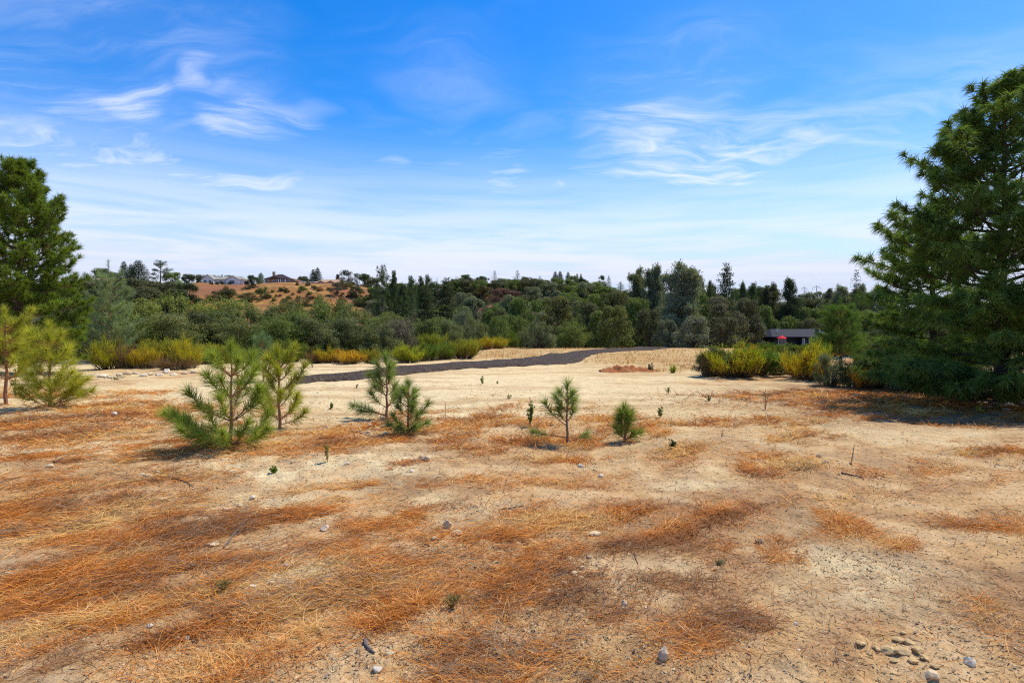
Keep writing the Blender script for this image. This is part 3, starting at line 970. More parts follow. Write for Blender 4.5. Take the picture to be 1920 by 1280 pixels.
far('spire', 490, 511, 14, 276, (0.112, 0.18, 0.038), 'narrow bright green tree left of the dark-roofed house with chimney')
far('oak', 570, 517, 28, 296, DK, 'round dark tree behind the white patio cover on the hill')
far('spire', 588, 504, 15, 288, FIR, 'left and shorter of the twin dark conifers behind the white patio cover')
far('spire', 596, 501, 17, 286, FIR, 'right and taller of the twin dark conifers behind the white patio cover')
far('palm', 634, 511, 9, 285, (0.135, 0.12, 0.068), 'lone palm tree rising behind the tan-roofed house')
far('airy', 650, 506, 26, 280, (0.075, 0.075, 0.06), 'airy dark tree through which sky shows, right of the palm')
far('oak', 680, 511, 38, 268, DK, 'large dark oak at the right end of the orange hill')
far('oak', 699, 518, 36, 262, DK2, 'dark oak sloping down behind the sparse tall pine')
far('oak', 668, 535, 26, 238, DK, 'dark round oak low on the right end of the orange hill')
far('oak', 712, 540, 40, 225, DK, 'dark oak at the foot of the hill behind sparse pines')
far('airy', 632, 530, 26, 250, (0.112, 0.105, 0.083), 'grey-brown loose tree on the slope below the tan-roofed house')
# pines left of the centre
far('pine', 717, 497, 30, 150, PIN, 'tallest sparse pine with see-through tufted crown, leftmost of the centre pines', var=1)
far('pine', 738, 507, 24, 152, PIN, 'slim pine second from the left among the centre pines', var=2)
far('densepine', 755, 533, 30, 147, PIN, 'short bushy pine between the slim centre pines')
far('pine', 771, 516, 21, 155, PIN, 'slim straight pine with short level branches left of the bushy conifers', var=0)
far('pine', 789, 517, 19, 162, PIN, 'pine spire poking up behind the left bushy conifer', var=2)
far('pine', 802, 514, 18, 165, PIN, 'taller of the ragged pine tips above the bushy conifers', var=0)
far('snag', 820, 521, 16, 160, DK, 'thin bare-branched tree between the two bushy conifers')
far('bigfir', 797, 531, 54, 138, (0.063, 0.087, 0.033), 'wide bushy dark conifer left of the tall pointed one at centre left')
far('bigfir', 838, 518, 52, 140, (0.072, 0.093, 0.036), 'tall pointed bushy conifer at centre left')
far('fir', 776, 548, 30, 134, PIN, 'small conifer in front of the slim straight pine')
far('spire', 848, 522, 14, 240, FIR, 'small dark conifer on the skyline right of the tall bushy conifer')
far('densepine', 872, 515, 28, 262, (0.075, 0.128, 0.042), 'green tree at the left end of the centre ridge')
far('oak', 888, 522, 24, 266, DK2, 'brownish oak left of the dark oak on the centre ridge')
far('oak', 904, 517, 26, 264, DK, 'dark oak left of the small conifer beside the white hilltop house')
far('fir', 928, 507, 18, 270, DK, 'conifer at the left end of the white hilltop house', var=2)
far('fir', 941, 523, 8, 250, DK, 'tiny dark conifer in front of the white hilltop house')
far('fir', 970, 506, 20, 268, FIR, 'dark pointed conifer at the right end of the white hilltop house', var=2)
far('oak', 986, 518, 28, 260, DK2, 'dark brown oak just right of the white hilltop house')
far('oak', 1000, 521, 26, 258, DK, 'dark oak right of the brown oak by the hilltop house')
far('fir', 1012, 517, 14, 254, FIR, 'twin-tipped small conifer between oaks on the centre ridge')
far('oak', 1022, 525, 20, 258, BRN, 'brownish low oak left of the two cypress-like conifers')
far('spire', 1041, 508, 13, 270, FIR, 'left of two dark cypress-shaped conifers side by side on the centre ridge')
far('spire', 1050, 508, 15, 268, FIR, 'right of two dark cypress-shaped conifers side by side on the centre ridge')
far('spire', 1065, 509, 13, 274, FIR, 'dark conifer tip behind the green oak right of the cypress pair')
far('oak', 1074, 516, 24, 262, OL, 'round green oak right of the cypress-shaped pair')
far('oak', 1090, 520, 26, 258, DK, 'low dark oak under two small conifer tips on the ridge')
far('spire', 1082, 512, 8, 278, FIR, 'left one of two tiny conifer tips on the ridge right of the cypress pair')
far('spire', 1089, 512, 8, 278, FIR, 'right one of two tiny conifer tips on the ridge right of the cypress pair')
far('airy', 1128, 516, 17, 262, DK, 'airy round-topped tree on the ridge beside a grey conifer')
far('fir', 1141, 516, 13, 262, (0.09, 0.105, 0.083), 'small grey conifer beside the airy round-topped tree')
far('fir', 1163, 527, 20, 235, (0.128, 0.195, 0.042), 'bright green conifer low on the ridge at centre right')
far('oak', 1110, 528, 40, 250, OL, 'olive oak on the ridge below the airy round-topped tree')
far('snag', 1180, 525, 12, 235, DK, 'thin dark tree right of the bright green conifer')
# wooded slope in the middle
far('oak', 999, 536, 40, 195, GR, 'pale grey-green round oak below the hilltop house, right')
far('densepine', 1017, 533, 24, 205, (0.09, 0.15, 0.045), 'bright green conifer right of the pale round oak on the slope', var=0)
far('fir', 1030, 538, 16, 205, (0.112, 0.165, 0.045), 'small light green conifer on the slope below the cypress pair')
far('oak', 1044, 543, 22, 190, GR, 'small pale oak below the light green conifer on the slope')
far('oak', 906, 534, 32, 222, (0.143, 0.12, 0.045), 'olive brown oak on the slope below the ridge, left of the hilltop house')
far('airy', 938, 540, 46, 232, (0.195, 0.112, 0.098), 'reddish leafless-looking shrub on the bank below the hilltop house')
far('airy', 962, 544, 40, 228, (0.18, 0.105, 0.09), 'reddish brown shrub right of the other one below the hilltop house')
far('oak', 868, 545, 40, 175, GR, 'grey-green oak behind the tall bushy conifer, right')
far('oak', 888, 552, 46, 165, GR, 'wide grey-green oak in the middle of the slope left of the dark conifer clump')
far('fir', 913, 558, 34, 150, PIN, 'dark broad conifer in the middle of the wooded slope', var=1)
far('oak', 950, 550, 34, 165, GR, 'grey oak in front of the reddish shrubs on the slope')
far('oak', 974, 555, 46, 118, OL, 'large olive oak left of the oak with a visible dark trunk')
far('oak', 1046, 553, 64, 104, (0.15, 0.15, 0.054), 'large rounded olive oak with visible dark trunk in the middle', var=2)
far('oak', 1010, 556, 44, 140, OL, 'olive oak between the two large ones in the middle of the slope')
far('oak', 1078, 534, 46, 215, OL, 'olive oak high on the slope right of centre')
far('oak', 1095, 528, 50, 228, GR, 'grey-green broad oak high on the slope right of centre')
far('oak', 1128, 533, 52, 205, OL, 'olive oak under the bright green conifer on the ridge')
far('oak', 1068, 546, 56, 175, OL, 'wide olive oak in mid slope right of centre')
far('oak', 1110, 548, 60, 150, OL, 'broad olive oak above the rounded bright oak, upper')
far('oak', 1150, 543, 66, 135, (0.128, 0.135, 0.051), 'broad dark olive oak above the rounded bright oak, right')
far('oak', 1098, 562, 62, 118, DK2, 'dark oak left of the rounded bright oak by the road')
far('oak', 1156, 568, 64, 84, (0.158, 0.177, 0.053), 'rounded bright olive oak reaching the yellow broom beyond the road', var=3)
far('oak', 1128, 580, 54, 88, OL, 'olive oak left behind the rounded bright oak beyond the road')
far('oak', 1195, 556, 56, 112, OL, 'olive oak below the pointed pines right of centre')
far('oak', 1216, 575, 50, 92, DK2, 'dark oak between the bright oak and the grey pine')
# pines right of the centre
far('greypine', 1200, 502, 42, 122, (0.19, 0.21, 0.11), 'round-topped grey-green pine, left of three tall ones right of centre')
far('greypine', 1230, 498, 40, 116, GP, 'middle of three tall grey-green pines right of centre')
far('greypine', 1273, 492, 66, 100, (0.23, 0.265, 0.17), 'largest grey pine with an open forked crown right of centre', var=0)
far('pine', 1313, 517, 20, 140, PIN, 'slim pine right behind the largest grey pine', var=2)
far('pine', 1331, 525, 17, 142, PIN, 'shorter slim pine left of the big dark pointed pine', var=2)
far('bigfir', 1361, 490, 48, 128, (0.06, 0.088, 0.042), 'big dark pointed pine standing high right of centre')
far('densepine', 1393, 529, 20, 150, PIN, 'small dark pine close right of the big pointed pine')
far('densepine', 1411, 532, 26, 152, PIN, 'second small dark pine right of the big pointed pine')
far('pine', 1429, 538, 15, 158, DK, 'thin pine top between small dark pines and grey pine on the right')
far('greypine', 1450, 532, 36, 150, (0.105, 0.12, 0.068), 'rounded pine left of the dark two-tipped pine on the right')
far('densepine', 1481, 522, 34, 146, (0.068, 0.093, 0.048), 'dark two-tipped pine left of the power poles', var=1)
far('oak', 1305, 545, 46, 118, OL, 'olive oak behind the largest grey pine, right')
far('oak', 1248, 596, 44, 76, (0.15, 0.173, 0.117), 'grey-leaved low oak under the largest grey pine, left')
far('oak', 1298, 590, 62, 72, (0.173, 0.195, 0.138), 'pale grey-leaved oak under the largest grey pine, right', var=1)
far('oak', 1352, 552, 74, 92, (0.132, 0.135, 0.083), 'broad grey-brown oak right of the grey pine')
far('oak', 1398, 556, 56, 98, (0.123, 0.128, 0.075), 'grey-brown oak beside the broad one, above the grey house')
far('oak', 1352, 592, 66, 80, (0.093, 0.096, 0.054), 'low dark oak in front of the broad grey-brown oak')
far('oak', 1408, 600, 56, 96, (0.15, 0.158, 0.09), 'low grey-green oak at the left end of the grey house')
far('oak', 1430, 568, 40, 122, OL, 'olive oak behind the left end of the grey house')
far('oak', 1446, 594, 36, 122, (0.128, 0.165, 0.045), 'bright olive oak just behind the grey house roof')
for u, vt, w, D in ((1465, 566, 46, 150), (1500, 572, 48, 146), (1535, 574, 50, 150), (1480, 590, 46, 134), (1518, 594, 46, 132), (1556, 590, 48, 134), (1590, 574, 50, 140), (1570, 560, 44, 170), (1540, 556, 46, 190), (1505, 556, 40, 195), (1620, 580, 50, 140)):
    far('oak', u, vt, w, D, DK2 if RNG.random() < .6 else OL, 'dark oak in the wood behind the grey house', 'dark oaks behind the grey house')
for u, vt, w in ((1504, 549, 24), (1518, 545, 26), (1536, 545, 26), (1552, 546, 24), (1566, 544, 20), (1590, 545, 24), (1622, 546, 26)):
    far('oak', u, vt, w, 350 + RNG.uniform(-15, 15), PALE_, 'pale distant tree on the horizon by the power poles', 'pale distant trees by the power poles')  # distance haze put into the leaf colour as a paler tint
far('densepine', 1555, 541, 20, 300, (0.112, 0.135, 0.09), 'distant rounded pine right of the power poles')
far('fir', 1604, 503, 40, 160, (0.068, 0.09, 0.06), 'dark conifer with level branches left of the large right-hand pine', var=2)
for i in range(12):
    far(RNG.choice(['oak', 'densepine', 'oak']), 1650 + i * 27, RNG.uniform(545, 590), RNG.uniform(40, 60), RNG.uniform(110, 190), RNG.choice([DK2, OL, PIN]), 'dark tree in the wood seen between the branches of the large right-hand pine', 'trees behind the large right-hand pine')
for u in range(-130, 150, 26):
    far('oak', u, RNG.uniform(524, 560), RNG.uniform(40, 56), RNG.uniform(190, 240), DK2, 'dark oak on the hillside behind the left-hand pine', 'oaks behind the left-hand pine')
# filler of the wooded slope and of the hill foot
for i in range(105):
    u = RNG.uniform(700, 1480); D = RNG.uniform(112, 225)
    zr = float(np.interp(u, RU, RV))
    vt = zr + 14 + (225 - D) * .33 + RNG.uniform(-6, 8)
    far('oak', u, vt, RNG.uniform(36, 58), D, RNG.choice([OL, OL, DK2, GR, (0.135, 0.135, 0.06)]), 'rounded oak crown massed among its like on the wooded slope', 'oak crowns massed on the wooded slope')
for i in range(40):
    u = 706 + i * 12.2 + RNG.uniform(-4, 4)
    vt = float(np.interp(u, RU, RV)) - RNG.uniform(6, 17)
    far('oak', u, vt, RNG.uniform(24, 38), RNG.uniform(244, 264), RNG.choice([OL, DK2, DK, GR, OL]), 'rounded oak in the unbroken tree line along the centre ridge', 'oaks of the tree line along the centre ridge')
for i in range(34):
    u = 1200 + i * 13.5 + RNG.uniform(-5, 5)
    far(RNG.choice(['oak', 'densepine', 'oak', 'fir']), u, RNG.uniform(527, 552) if not 1475 < u < 1575 else RNG.uniform(560, 568), RNG.uniform(22, 40), RNG.uniform(150, 200), RNG.choice([OL, DK2, DK, PIN, GR]), 'dark tree in the wood closing the clearing on the right', 'trees of the wood closing the clearing on the right')
# shrubs dotted over the orange hill
for u, v, w, h, c, lb in ((530, 545, 20, 9, DK, 'dark flat shrub in the middle of the orange hill'), (538, 548, 10, 8, DK, 'small dark shrub below the flat one on the orange hill'),
                          (568, 544, 22, 8, BRG, 'bright green low shrub on the orange hill below the patio cover'), (592, 543, 11, 8, DK, 'dark round shrub right of the bright green one on the hill'),
                          (558, 535, 8, 8, DK, 'dark shrub just below the house corner on the hill'), (578, 536, 12, 9, DK, 'dark round shrub in front of the white patio cover'),
                          (655, 538, 18, 8, (0.195, 0.195, 0.038), 'yellow-green shrub right of the tan-roofed house'), (495, 549, 26, 12, OL, 'olive shrub on the left part of the orange hill'),
                          (512, 548, 10, 7, OL, 'small olive shrub right of the larger olive one on the hill'), (642, 541, 28, 18, DK2, 'dark tree-like shrub below the tan-roofed house'),
                          (587, 560, 12, 6, DK, 'left one of two low dark shrubs near the hill foot'), (598, 560, 10, 6, DK, 'right one of two low dark shrubs near the hill foot'),
                          (576, 557, 6, 5, DK, 'tiny dark shrub near the hill foot'), (652, 557, 8, 6, DK, 'lone small dark shrub on the bare right slope of the hill'),
                          (680, 575, 30, 20, OL, 'olive shrub at the right foot of the orange hill'), (666, 572, 24, 12, GR, 'grey-green shrub at the right foot of the orange hill'),
                          (560, 574, 60, 18, DK2, 'long dark shrub along the foot of the orange hill'), (470, 563, 50, 16, DK2, 'dark shrub at the foot of the hill below the white ranch house'),
                          (425, 560, 60, 20, DK2, 'wide dark shrub at the foot of the hill, left'), (395, 562, 34, 10, DK2, 'low dark shrub at the left end of the orange hill'),
                          (535, 566, 20, 10, DK2, 'dark bushy shrub at the hill foot above the thicket'), (500, 558, 24, 8, DK, 'dark low shrub strip under the olive hill shrub')):
    near('scrub', u, v, w, h, c, lb)
for i in range(46):
    u = RNG.uniform(385, 690); v = RNG.uniform(540, 566)
    s = RNG.uniform(4, 11)
    near('scrub', u, v, s * RNG.uniform(1.1, 1.9), s * .8, RNG.choice([DK, DK2, OL, (.22, .12, .07), (.25, .2, .07)]), 'small shrub dotted among others on the orange hillside', 'small shrubs on the orange hillside')
for u in (398, 408, 418, 432):
    near('scrub', u, 533.5, 9, 6, DK, 'small dark garden bush in front of the white ranch house', 'garden bushes in front of the white ranch house')

# ---- thicket behind the yellow broom
TG = 'shrubs of the green thicket'
for u, vt, w, D, c, lb in ((345, 546, 120, 44, (0.243, 0.275, 0.07), 'tall light green thicket shrub right of the blue-green young pine'), (270, 556, 110, 40, (0.243, 0.275, 0.07), 'leafy thicket shrub behind the blue-green young pine'),
                           (180, 552, 90, 46, OL, 'thicket shrub right of the left-hand pine'), (410, 553, 100, 50, (0.243, 0.275, 0.07), 'light green shrub at the top edge of the thicket, left part'),
                           (470, 559, 100, 52, (0.183, 0.211, 0.065), 'thicket shrub below the middle of the orange hill'), (535, 562, 100, 52, (0.173, 0.202, 0.069), 'thicket shrub below the dark-roofed house'),
                           (625, 551, 92, 54, (0.188, 0.215, 0.069), 'highest round shrub of the thicket, before the right part of the hill'), (585, 563, 90, 52, OL, 'thicket shrub left of the highest round one'),
                           (690, 578, 86, 54, (0.183, 0.211, 0.069), 'thicket shrub below the sparse tall pine'), (735, 583, 60, 50, (0.188, 0.215, 0.069), 'thicket shrub behind the grey twiggy shrub'),
                           (385, 580, 90, 38, (0.134, 0.15, 0.069), 'shaded dark thicket shrub right of the tall light green one'), (320, 585, 110, 35, (0.192, 0.211, 0.077), 'low leafy thicket shrub above the yellow broom, left'),
                           (445, 588, 110, 38, (0.169, 0.192, 0.069), 'rounded thicket shrub in the front row, left of centre'), (520, 592, 100, 38, OL, 'rounded thicket shrub in the front row behind the tall young pines'),
                           (590, 592, 100, 39, (0.164, 0.188, 0.081), 'rounded thicket shrub in the front row above the orange broom'), (650, 592, 90, 41, (0.134, 0.157, 0.069), 'dark thicket shrub in the front row right of the orange broom'),
                           (700, 600, 84, 42, (0.169, 0.192, 0.081), 'low thicket shrub left of the grey twiggy shrub'), (240, 592, 100, 34, OL, 'low dark thicket shrub behind the yellow broom at far left'),
                           (500, 575, 90, 45, (0.164, 0.192, 0.069), 'middle row thicket shrub above the tall young pines'), (560, 580, 90, 45, OL, 'middle row thicket shrub left of the tallest thicket shrub'),
                           (650, 575, 90, 47, (0.173, 0.202, 0.069), 'middle row thicket shrub under the highest round one'), (430, 572, 90, 44, (0.173, 0.202, 0.069), 'middle row thicket shrub under the left part of the hill'),
                           (130, 575, 110, 40, DK2, 'dark thicket shrub behind the lower boughs of the left-hand pine'), (60, 590, 120, 36, DK2, 'dark thicket shrub at the left edge'), (-40, 590, 120, 36, DK2, 'dark thicket shrub outside the left edge')):
    far('scrub', u, vt, w * 1.1, D, c, lb, TG)
far('bare', 748, 582, 82, 45, (0.221, 0.192, 0.154), 'grey twiggy half-bare shrub at the right end of the thicket')
far('scrub', 744, 598, 76, 45, (0.164, 0.15, 0.115), 'grey-brown shrub inside the twiggy shrub at the right end of the thicket')
far('scrub', 804, 592, 74, 50, (0.169, 0.211, 0.069), 'dense round green shrub right of the grey twiggy shrub')
far('scrub', 843, 596, 56, 50, (0.173, 0.207, 0.087), 'round green shrub, right of the dense round one')
far('scrub', 895, 592, 50, 74, (0.169, 0.196, 0.081), 'round olive shrub beyond the broom below the dark conifer')
far('scrub', 932, 590, 54, 80, OL, 'olive shrub left of a small bright sapling beyond the broom')
far('scrub', 975, 592, 50, 84, OL, 'olive shrub right of the small bright sapling beyond the broom')
far('scrub', 1007, 598, 66, 60, (0.157, 0.188, 0.1), 'grey-green cone-shaped shrub reaching the dry grass beyond the road', var=0)
far('scrub', 1074, 598, 68, 70, OL, 'round olive shrub right of the grey-green cone-shaped shrub')
far('greenbroom', 962, 606, 20, 70, (1, 1, 1), 'small bright green sapling among the broom beyond the road')
far('scrub', 870, 575, 60, 95, GR, 'grey-green tall shrub right of the bushy conifers')

# ---- broom and other shrubs at the edge of the clearing (pixel of the foot, width, height)
for k, u, v, w, h, c, lb in (
        ('broom', 205, 692, 60, 66, (1, 1, 1), 'yellow-green broom at far left beside the bushy young pine'), ('drybush', 236, 690, 60, 70, (1, .8, .7), 'brown dry shrub between yellow brooms at left'),
        ('broom', 270, 690, 66, 66, (1.1, 1, 1), 'yellow broom right of the brown dry shrub at left'), ('broom', 310, 688, 70, 62, (1.15, 1.05, 1), 'broad yellow broom behind the pale stone row'),
        ('broom', 352, 690, 60, 66, (1.25, 1.1, 1), 'brightest yellow broom left of the widest young pine'), ('broom', 352, 664, 40, 56, (.7, .95, 1), 'taller green broom behind the brightest yellow one'),
        ('broom', 390, 682, 60, 60, (1.15, 1.05, 1), 'yellow broom partly behind the widest young pine'), ('drybush', 250, 672, 70, 50, (0.8, 0.8, 0.8), 'grey-brown dry shrub behind the brooms at left'),
        ('drybush', 330, 693, 70, 30, (0.8, 0.7, 0.7), 'low tangle of bare twigs under the yellow brooms'), ('broom', 440, 680, 60, 50, (1, 1, 1), 'yellow-green broom behind the crown of the widest young pine'),
        ('greenbroom', 545, 678, 60, 56, (1, 1, 1), 'green shrub behind the second tall young pine'), ('drybush', 590, 681, 40, 30, (0.9, 0.7, 0.6), 'rusty dry shrub right of the second tall young pine'),
        ('orangebroom', 612, 680, 44, 30, (1, 1, 1), 'small olive and brown broom left of the round golden one'), ('broom', 658, 682, 52, 44, (1.3, .95, .9), 'round golden broom standing apart left of the forked young pine'),
        ('broom', 693, 681, 36, 34, (1.1, .95, 1), 'small golden broom right of the round golden one'), ('orangebroom', 637, 680, 36, 28, (1, .8, .8), 'low brownish broom between the golden ones'),
        ('broom', 765, 679, 76, 36, (.9, 1, 1), 'wide low green broom left of the tall dark green ones'), ('greenbroom', 800, 676, 50, 46, (1, 1, 1), 'green broom at the left of the tall clump beside the road'),
        ('greenbroom', 830, 673, 54, 46, (.9, .95, 1), 'dense dark green broom in the middle of the clump beside the road'), ('broom', 868, 672, 64, 52, (.62, .72, 1), 'tallest olive broom with brown foot beside the road'),
        ('broom', 812, 664, 44, 44, (1, 1.05, 1), 'yellow-green broom behind the clump beside the road'), ('broom', 880, 660, 40, 36, (.9, 1, 1), 'yellow-green broom right behind the tallest olive broom'),
        ('orangebroom', 905, 655, 46, 26, (1, 1, 1), 'orange and green low broom right of the roadside clump'), ('broom', 932, 654, 40, 26, (1, 1, 1), 'low yellow broom beyond the dry grass at centre'),
        ('broom', 955, 652, 40, 24, (.9, 1, 1), 'low green broom beyond the dry grass at centre, left of the cone shrub'), ('drybush', 880, 640, 50, 20, (0.9, 0.9, 0.9), 'beige dry shrub behind low brooms at centre'),
        ('drybush', 945, 640, 50, 16, (1, .85, .7), 'tan dry shrub behind low brooms at centre'), ('drybush', 1060, 650, 40, 18, (1, .9, .7), 'dry straw-coloured shrub right of the cone-shaped shrub'),
        ('orangebroom', 1240, 644, 30, 24, (1.1, .8, .8), 'rusty orange broom at the right end of the far broom row')):
    near(k, u, v, w, h, c, lb)
for i in range(15):
    u = 1040 + i * 14.5
    near('broom', u, 648.5 - .1 * i, 26 + RNG.uniform(-4, 6), 20 + RNG.uniform(-3, 7), (.75 + RNG.uniform(-.1, .2), .85, 1), 'olive yellow broom in the low even row along the far road', 'brooms in a low row along the far road')
for i in range(14):
    near('drybush' if i % 3 else 'broom', 620 + i * 20 + RNG.uniform(-8, 8), 660 - i * .9, 34, RNG.uniform(18, 30), (0.8, 0.75, 0.6), 'low straw and olive shrub at the foot of the thicket', 'low shrubs at the foot of the thicket')
# right-hand group
for k, u, v, w, h, c, lb in (
        ('scrub', 1322, 706, 52, 50, (0.143, 0.123, 0.053), 'low brown-green shrub at the left end of the right-hand group'), ('orangebroom', 1370, 706, 96, 70, (.85, 1.05, 1), 'large broom with yellow top and grey bare stems, right of the road'),
        ('greenbroom', 1410, 704, 74, 60, (.85, 1, 1), 'dense green shrub behind a leaning young pine right of the road'), ('orangebroom', 1418, 690, 50, 52, (1.05, .75, .8), 'orange-topped broom behind the dense green shrub'),
        ('greenbroom', 1450, 690, 50, 40, (.9, 1.15, 1), 'fresh green shrub between the two large yellow-topped brooms'), ('orangebroom', 1512, 712, 78, 74, (1, 1.05, 1), 'large broom with yellow-green plumes, orange waist and brown bare foot'),
        ('broom', 1535, 700, 40, 72, (1, 1.1, 1), 'thin tall yellow-green broom beside the medium pine'), ('scrub', 1558, 722, 74, 62, (0.15, 0.18, 0.09), 'small-leaved grey-green shrub below the medium pine'),
        ('scrub', 1598, 726, 56, 50, (0.143, 0.18, 0.045), 'rounded green shrub in front of the bank, right of the grey-green one'), ('orangebroom', 1622, 730, 44, 50, (1.3, 1.1, .8), 'small golden broom in front of the dark right-hand boughs'),
        ('scrub', 1660, 732, 70, 46, (0.09, 0.098, 0.048), 'dark shrub under the left boughs of the large right-hand pine'), ('scrub', 1706, 738, 70, 44, (0.083, 0.093, 0.045), 'dark shrub in the shade left of the large pine trunk'),
        ('scrub', 1760, 742, 70, 50, (0.09, 0.128, 0.045), 'dark leafy shrub in the shade in front of the large pine'), ('scrub', 1830, 752, 70, 40, (0.075, 0.112, 0.045), 'low leafy shrub at the foot of the large pine trunk'),
        ('scrub', 1900, 756, 80, 44, (0.075, 0.105, 0.045), 'leafy shrub at the right edge under the large pine'), ('greenbroom', 1640, 700, 60, 54, (.7, .8, 1), 'green shrub on the bank behind the small golden broom'),
        ('scrub', 1490, 706, 40, 30, (0.135, 0.165, 0.06), 'low green shrub left of the brown-footed large broom'), ('greenbroom', 1805, 744, 30, 30, (.8, 1.3, 1.3), 'pale green weed clump at the shade edge under the large pine'),
        ('scrub', 1700, 700, 90, 60, DK2, 'dark shrub behind the large right-hand pine, left'), ('scrub', 1790, 705, 90, 60, DK2, 'dark shrub right behind the trunk of the large pine'), ('scrub', 1880, 710, 90, 60, DK2, 'dark shrub behind the large pine at the right edge')):
    near(k, u, v, w, h, c, lb)
for i in range(13):
    near('scrub', 1545 + i * 32, 662 + RNG.uniform(-4, 6), 62, RNG.uniform(34, 52), RNG.choice([OL, DK2, DK]), 'dark shrub in the hedge of scrub beyond the reddish bank', 'scrub beyond the reddish bank')
for i in range(12):
    near('scrub', 185 + i * 20 + RNG.uniform(-6, 6), 684 - RNG.uniform(0, 14), 52, RNG.uniform(34, 50), RNG.choice([OL, (.14, .17, .045), (.12, .13, .05)]), 'low leafy green shrub mixed among the yellow brooms at left', 'green shrubs among the left brooms')
for i in range(8):
    near('scrub', 590 + i * 38 + RNG.uniform(-6, 6), 672 - i * 2, 44, RNG.uniform(24, 36), RNG.choice([OL, (.14, .17, .045)]), 'low leafy green shrub behind the golden brooms left of the road', 'green shrubs behind the golden brooms')
for k, u, v, w, h, c, lb in (('scrub', 1345, 703, 64, 56, (.12, .14, .045), 'olive leafy bush filling the left of the large yellow-topped broom'), ('greenbroom', 1436, 702, 66, 56, (1, 1.1, 1), 'bright green bush right of the leaning young pine'),
                             ('scrub', 1480, 701, 56, 54, (.13, .16, .045), 'leafy bush behind the low round young pine'), ('scrub', 1542, 712, 50, 44, (.11, .14, .05), 'tall leafy bush left of the medium pine trunk'),
                             ('scrub', 1612, 718, 60, 46, (.09, .12, .04), 'leafy bush right of the medium pine trunk'), ('scrub', 1655, 716, 70, 56, DK2, 'dark leafy bush behind the small golden broom')):
    near(k, u, v, w, h, c, lb)
for i in range(8):
    near('greenbroom', 1405 + i * 17, 661, 34, 24 + RNG.uniform(-3, 3), (.8, .85, 1), 'dark green broom in the dense row before the grey house', 'brooms in a dense row before the grey house')
for u, v, w, h, lb in ((1220, 697, 14, 18, 'small dark blue-green bush beside the red dirt mound'), (1262, 699, 12, 22, 'thin yellow-green sprig in the dry grass right of the mound')):
    near('scrub' if u < 1240 else 'broom', u, v, w, h, (0.105, 0.135, 0.09) if u < 1240 else (.9, 1.1, 1), lb)

# ------------------------------------------------------------------ pines with real needles
PB = (.36, .20, .11)


def brush(mb, pts, t0, t1, n, length, rng, col, spread=(25, 70), width=.0035, droop=0.0, fwd_tip=True, var=.3):
    """n needles along the stem pts from t0 to t1"""
    pts = np.asarray(pts, float)
    seg = np.linalg.norm(np.diff(pts, axis=0), axis=1)
    d = np.concatenate([[0], np.cumsum(seg)])
    t = (t0 + (t1 - t0) * rng.uniform(0, 1, n) ** .8) * d[-1]
    P = np.stack([np.interp(t, d, pts[:, i]) for i in range(3)], 1)
    j = np.clip(np.searchsorted(d, t) - 1, 0, len(seg) - 1)
    T = unit(np.diff(pts, axis=0))[j]
    ang = np.radians(rng.uniform(spread[0], spread[1], n))
    rad = unit(np.cross(T, rng.normal(size=(n, 3))))
    Dn = unit(T * np.cos(ang)[:, None] + rad * np.sin(ang)[:, None])
    L = length * rng.uniform(.6, 1.1, n)
    side = unit(np.cross(Dn, rng.normal(size=(n, 3)))) * width * .5
    C = jitter(col, n, rng, var, .15)
    if droop <= 0:
        V = np.stack([P - side, P + side, P + Dn * L[:, None]], 1)
        mb.add(V.reshape(-1, 3), np.arange(n * 3).reshape(n, 3), np.repeat(C, 3, 0))
    else:
        g = np.array([0, 0, -1.0])
        m1 = P + Dn * (L * .45)[:, None] + g * (droop * L * .12)[:, None]
        D2 = unit(Dn + g * droop * rng.uniform(.6, 1.4, (n, 1)))
        e = m1 + D2 * (L * .55)[:, None]
        V = np.stack([P - side, P + side, m1 + side, m1 - side, e], 1)
        b = np.arange(n) * 5
        F = np.concatenate([np.stack([b, b + 1, b + 2], 1), np.stack([b, b + 2, b + 3], 1), np.stack([b + 3, b + 2, b + 4], 1)])
        mb.add(V.reshape(-1, 3), F, np.repeat(C, 5, 0))


def arc(p, a, elev0, elev1, L, n=6, rng=None, wig=.02):
    """stem starting at p heading azimuth a, elevation going from elev0 to elev1"""
    pts = [np.array(p, float)]
    for i in range(n - 1):
        e = math.radians(elev0 + (elev1 - elev0) * (i / (n - 2)) ** 1.3)
        st = L / (n - 1)
        w = rng.normal(size=3) * wig * L if rng is not None else 0
        pts.append(pts[-1] + np.array([math.cos(a) * math.cos(e), math.sin(a) * math.cos(e), math.sin(e)]) * st + w * .5)
    return np.array(pts)


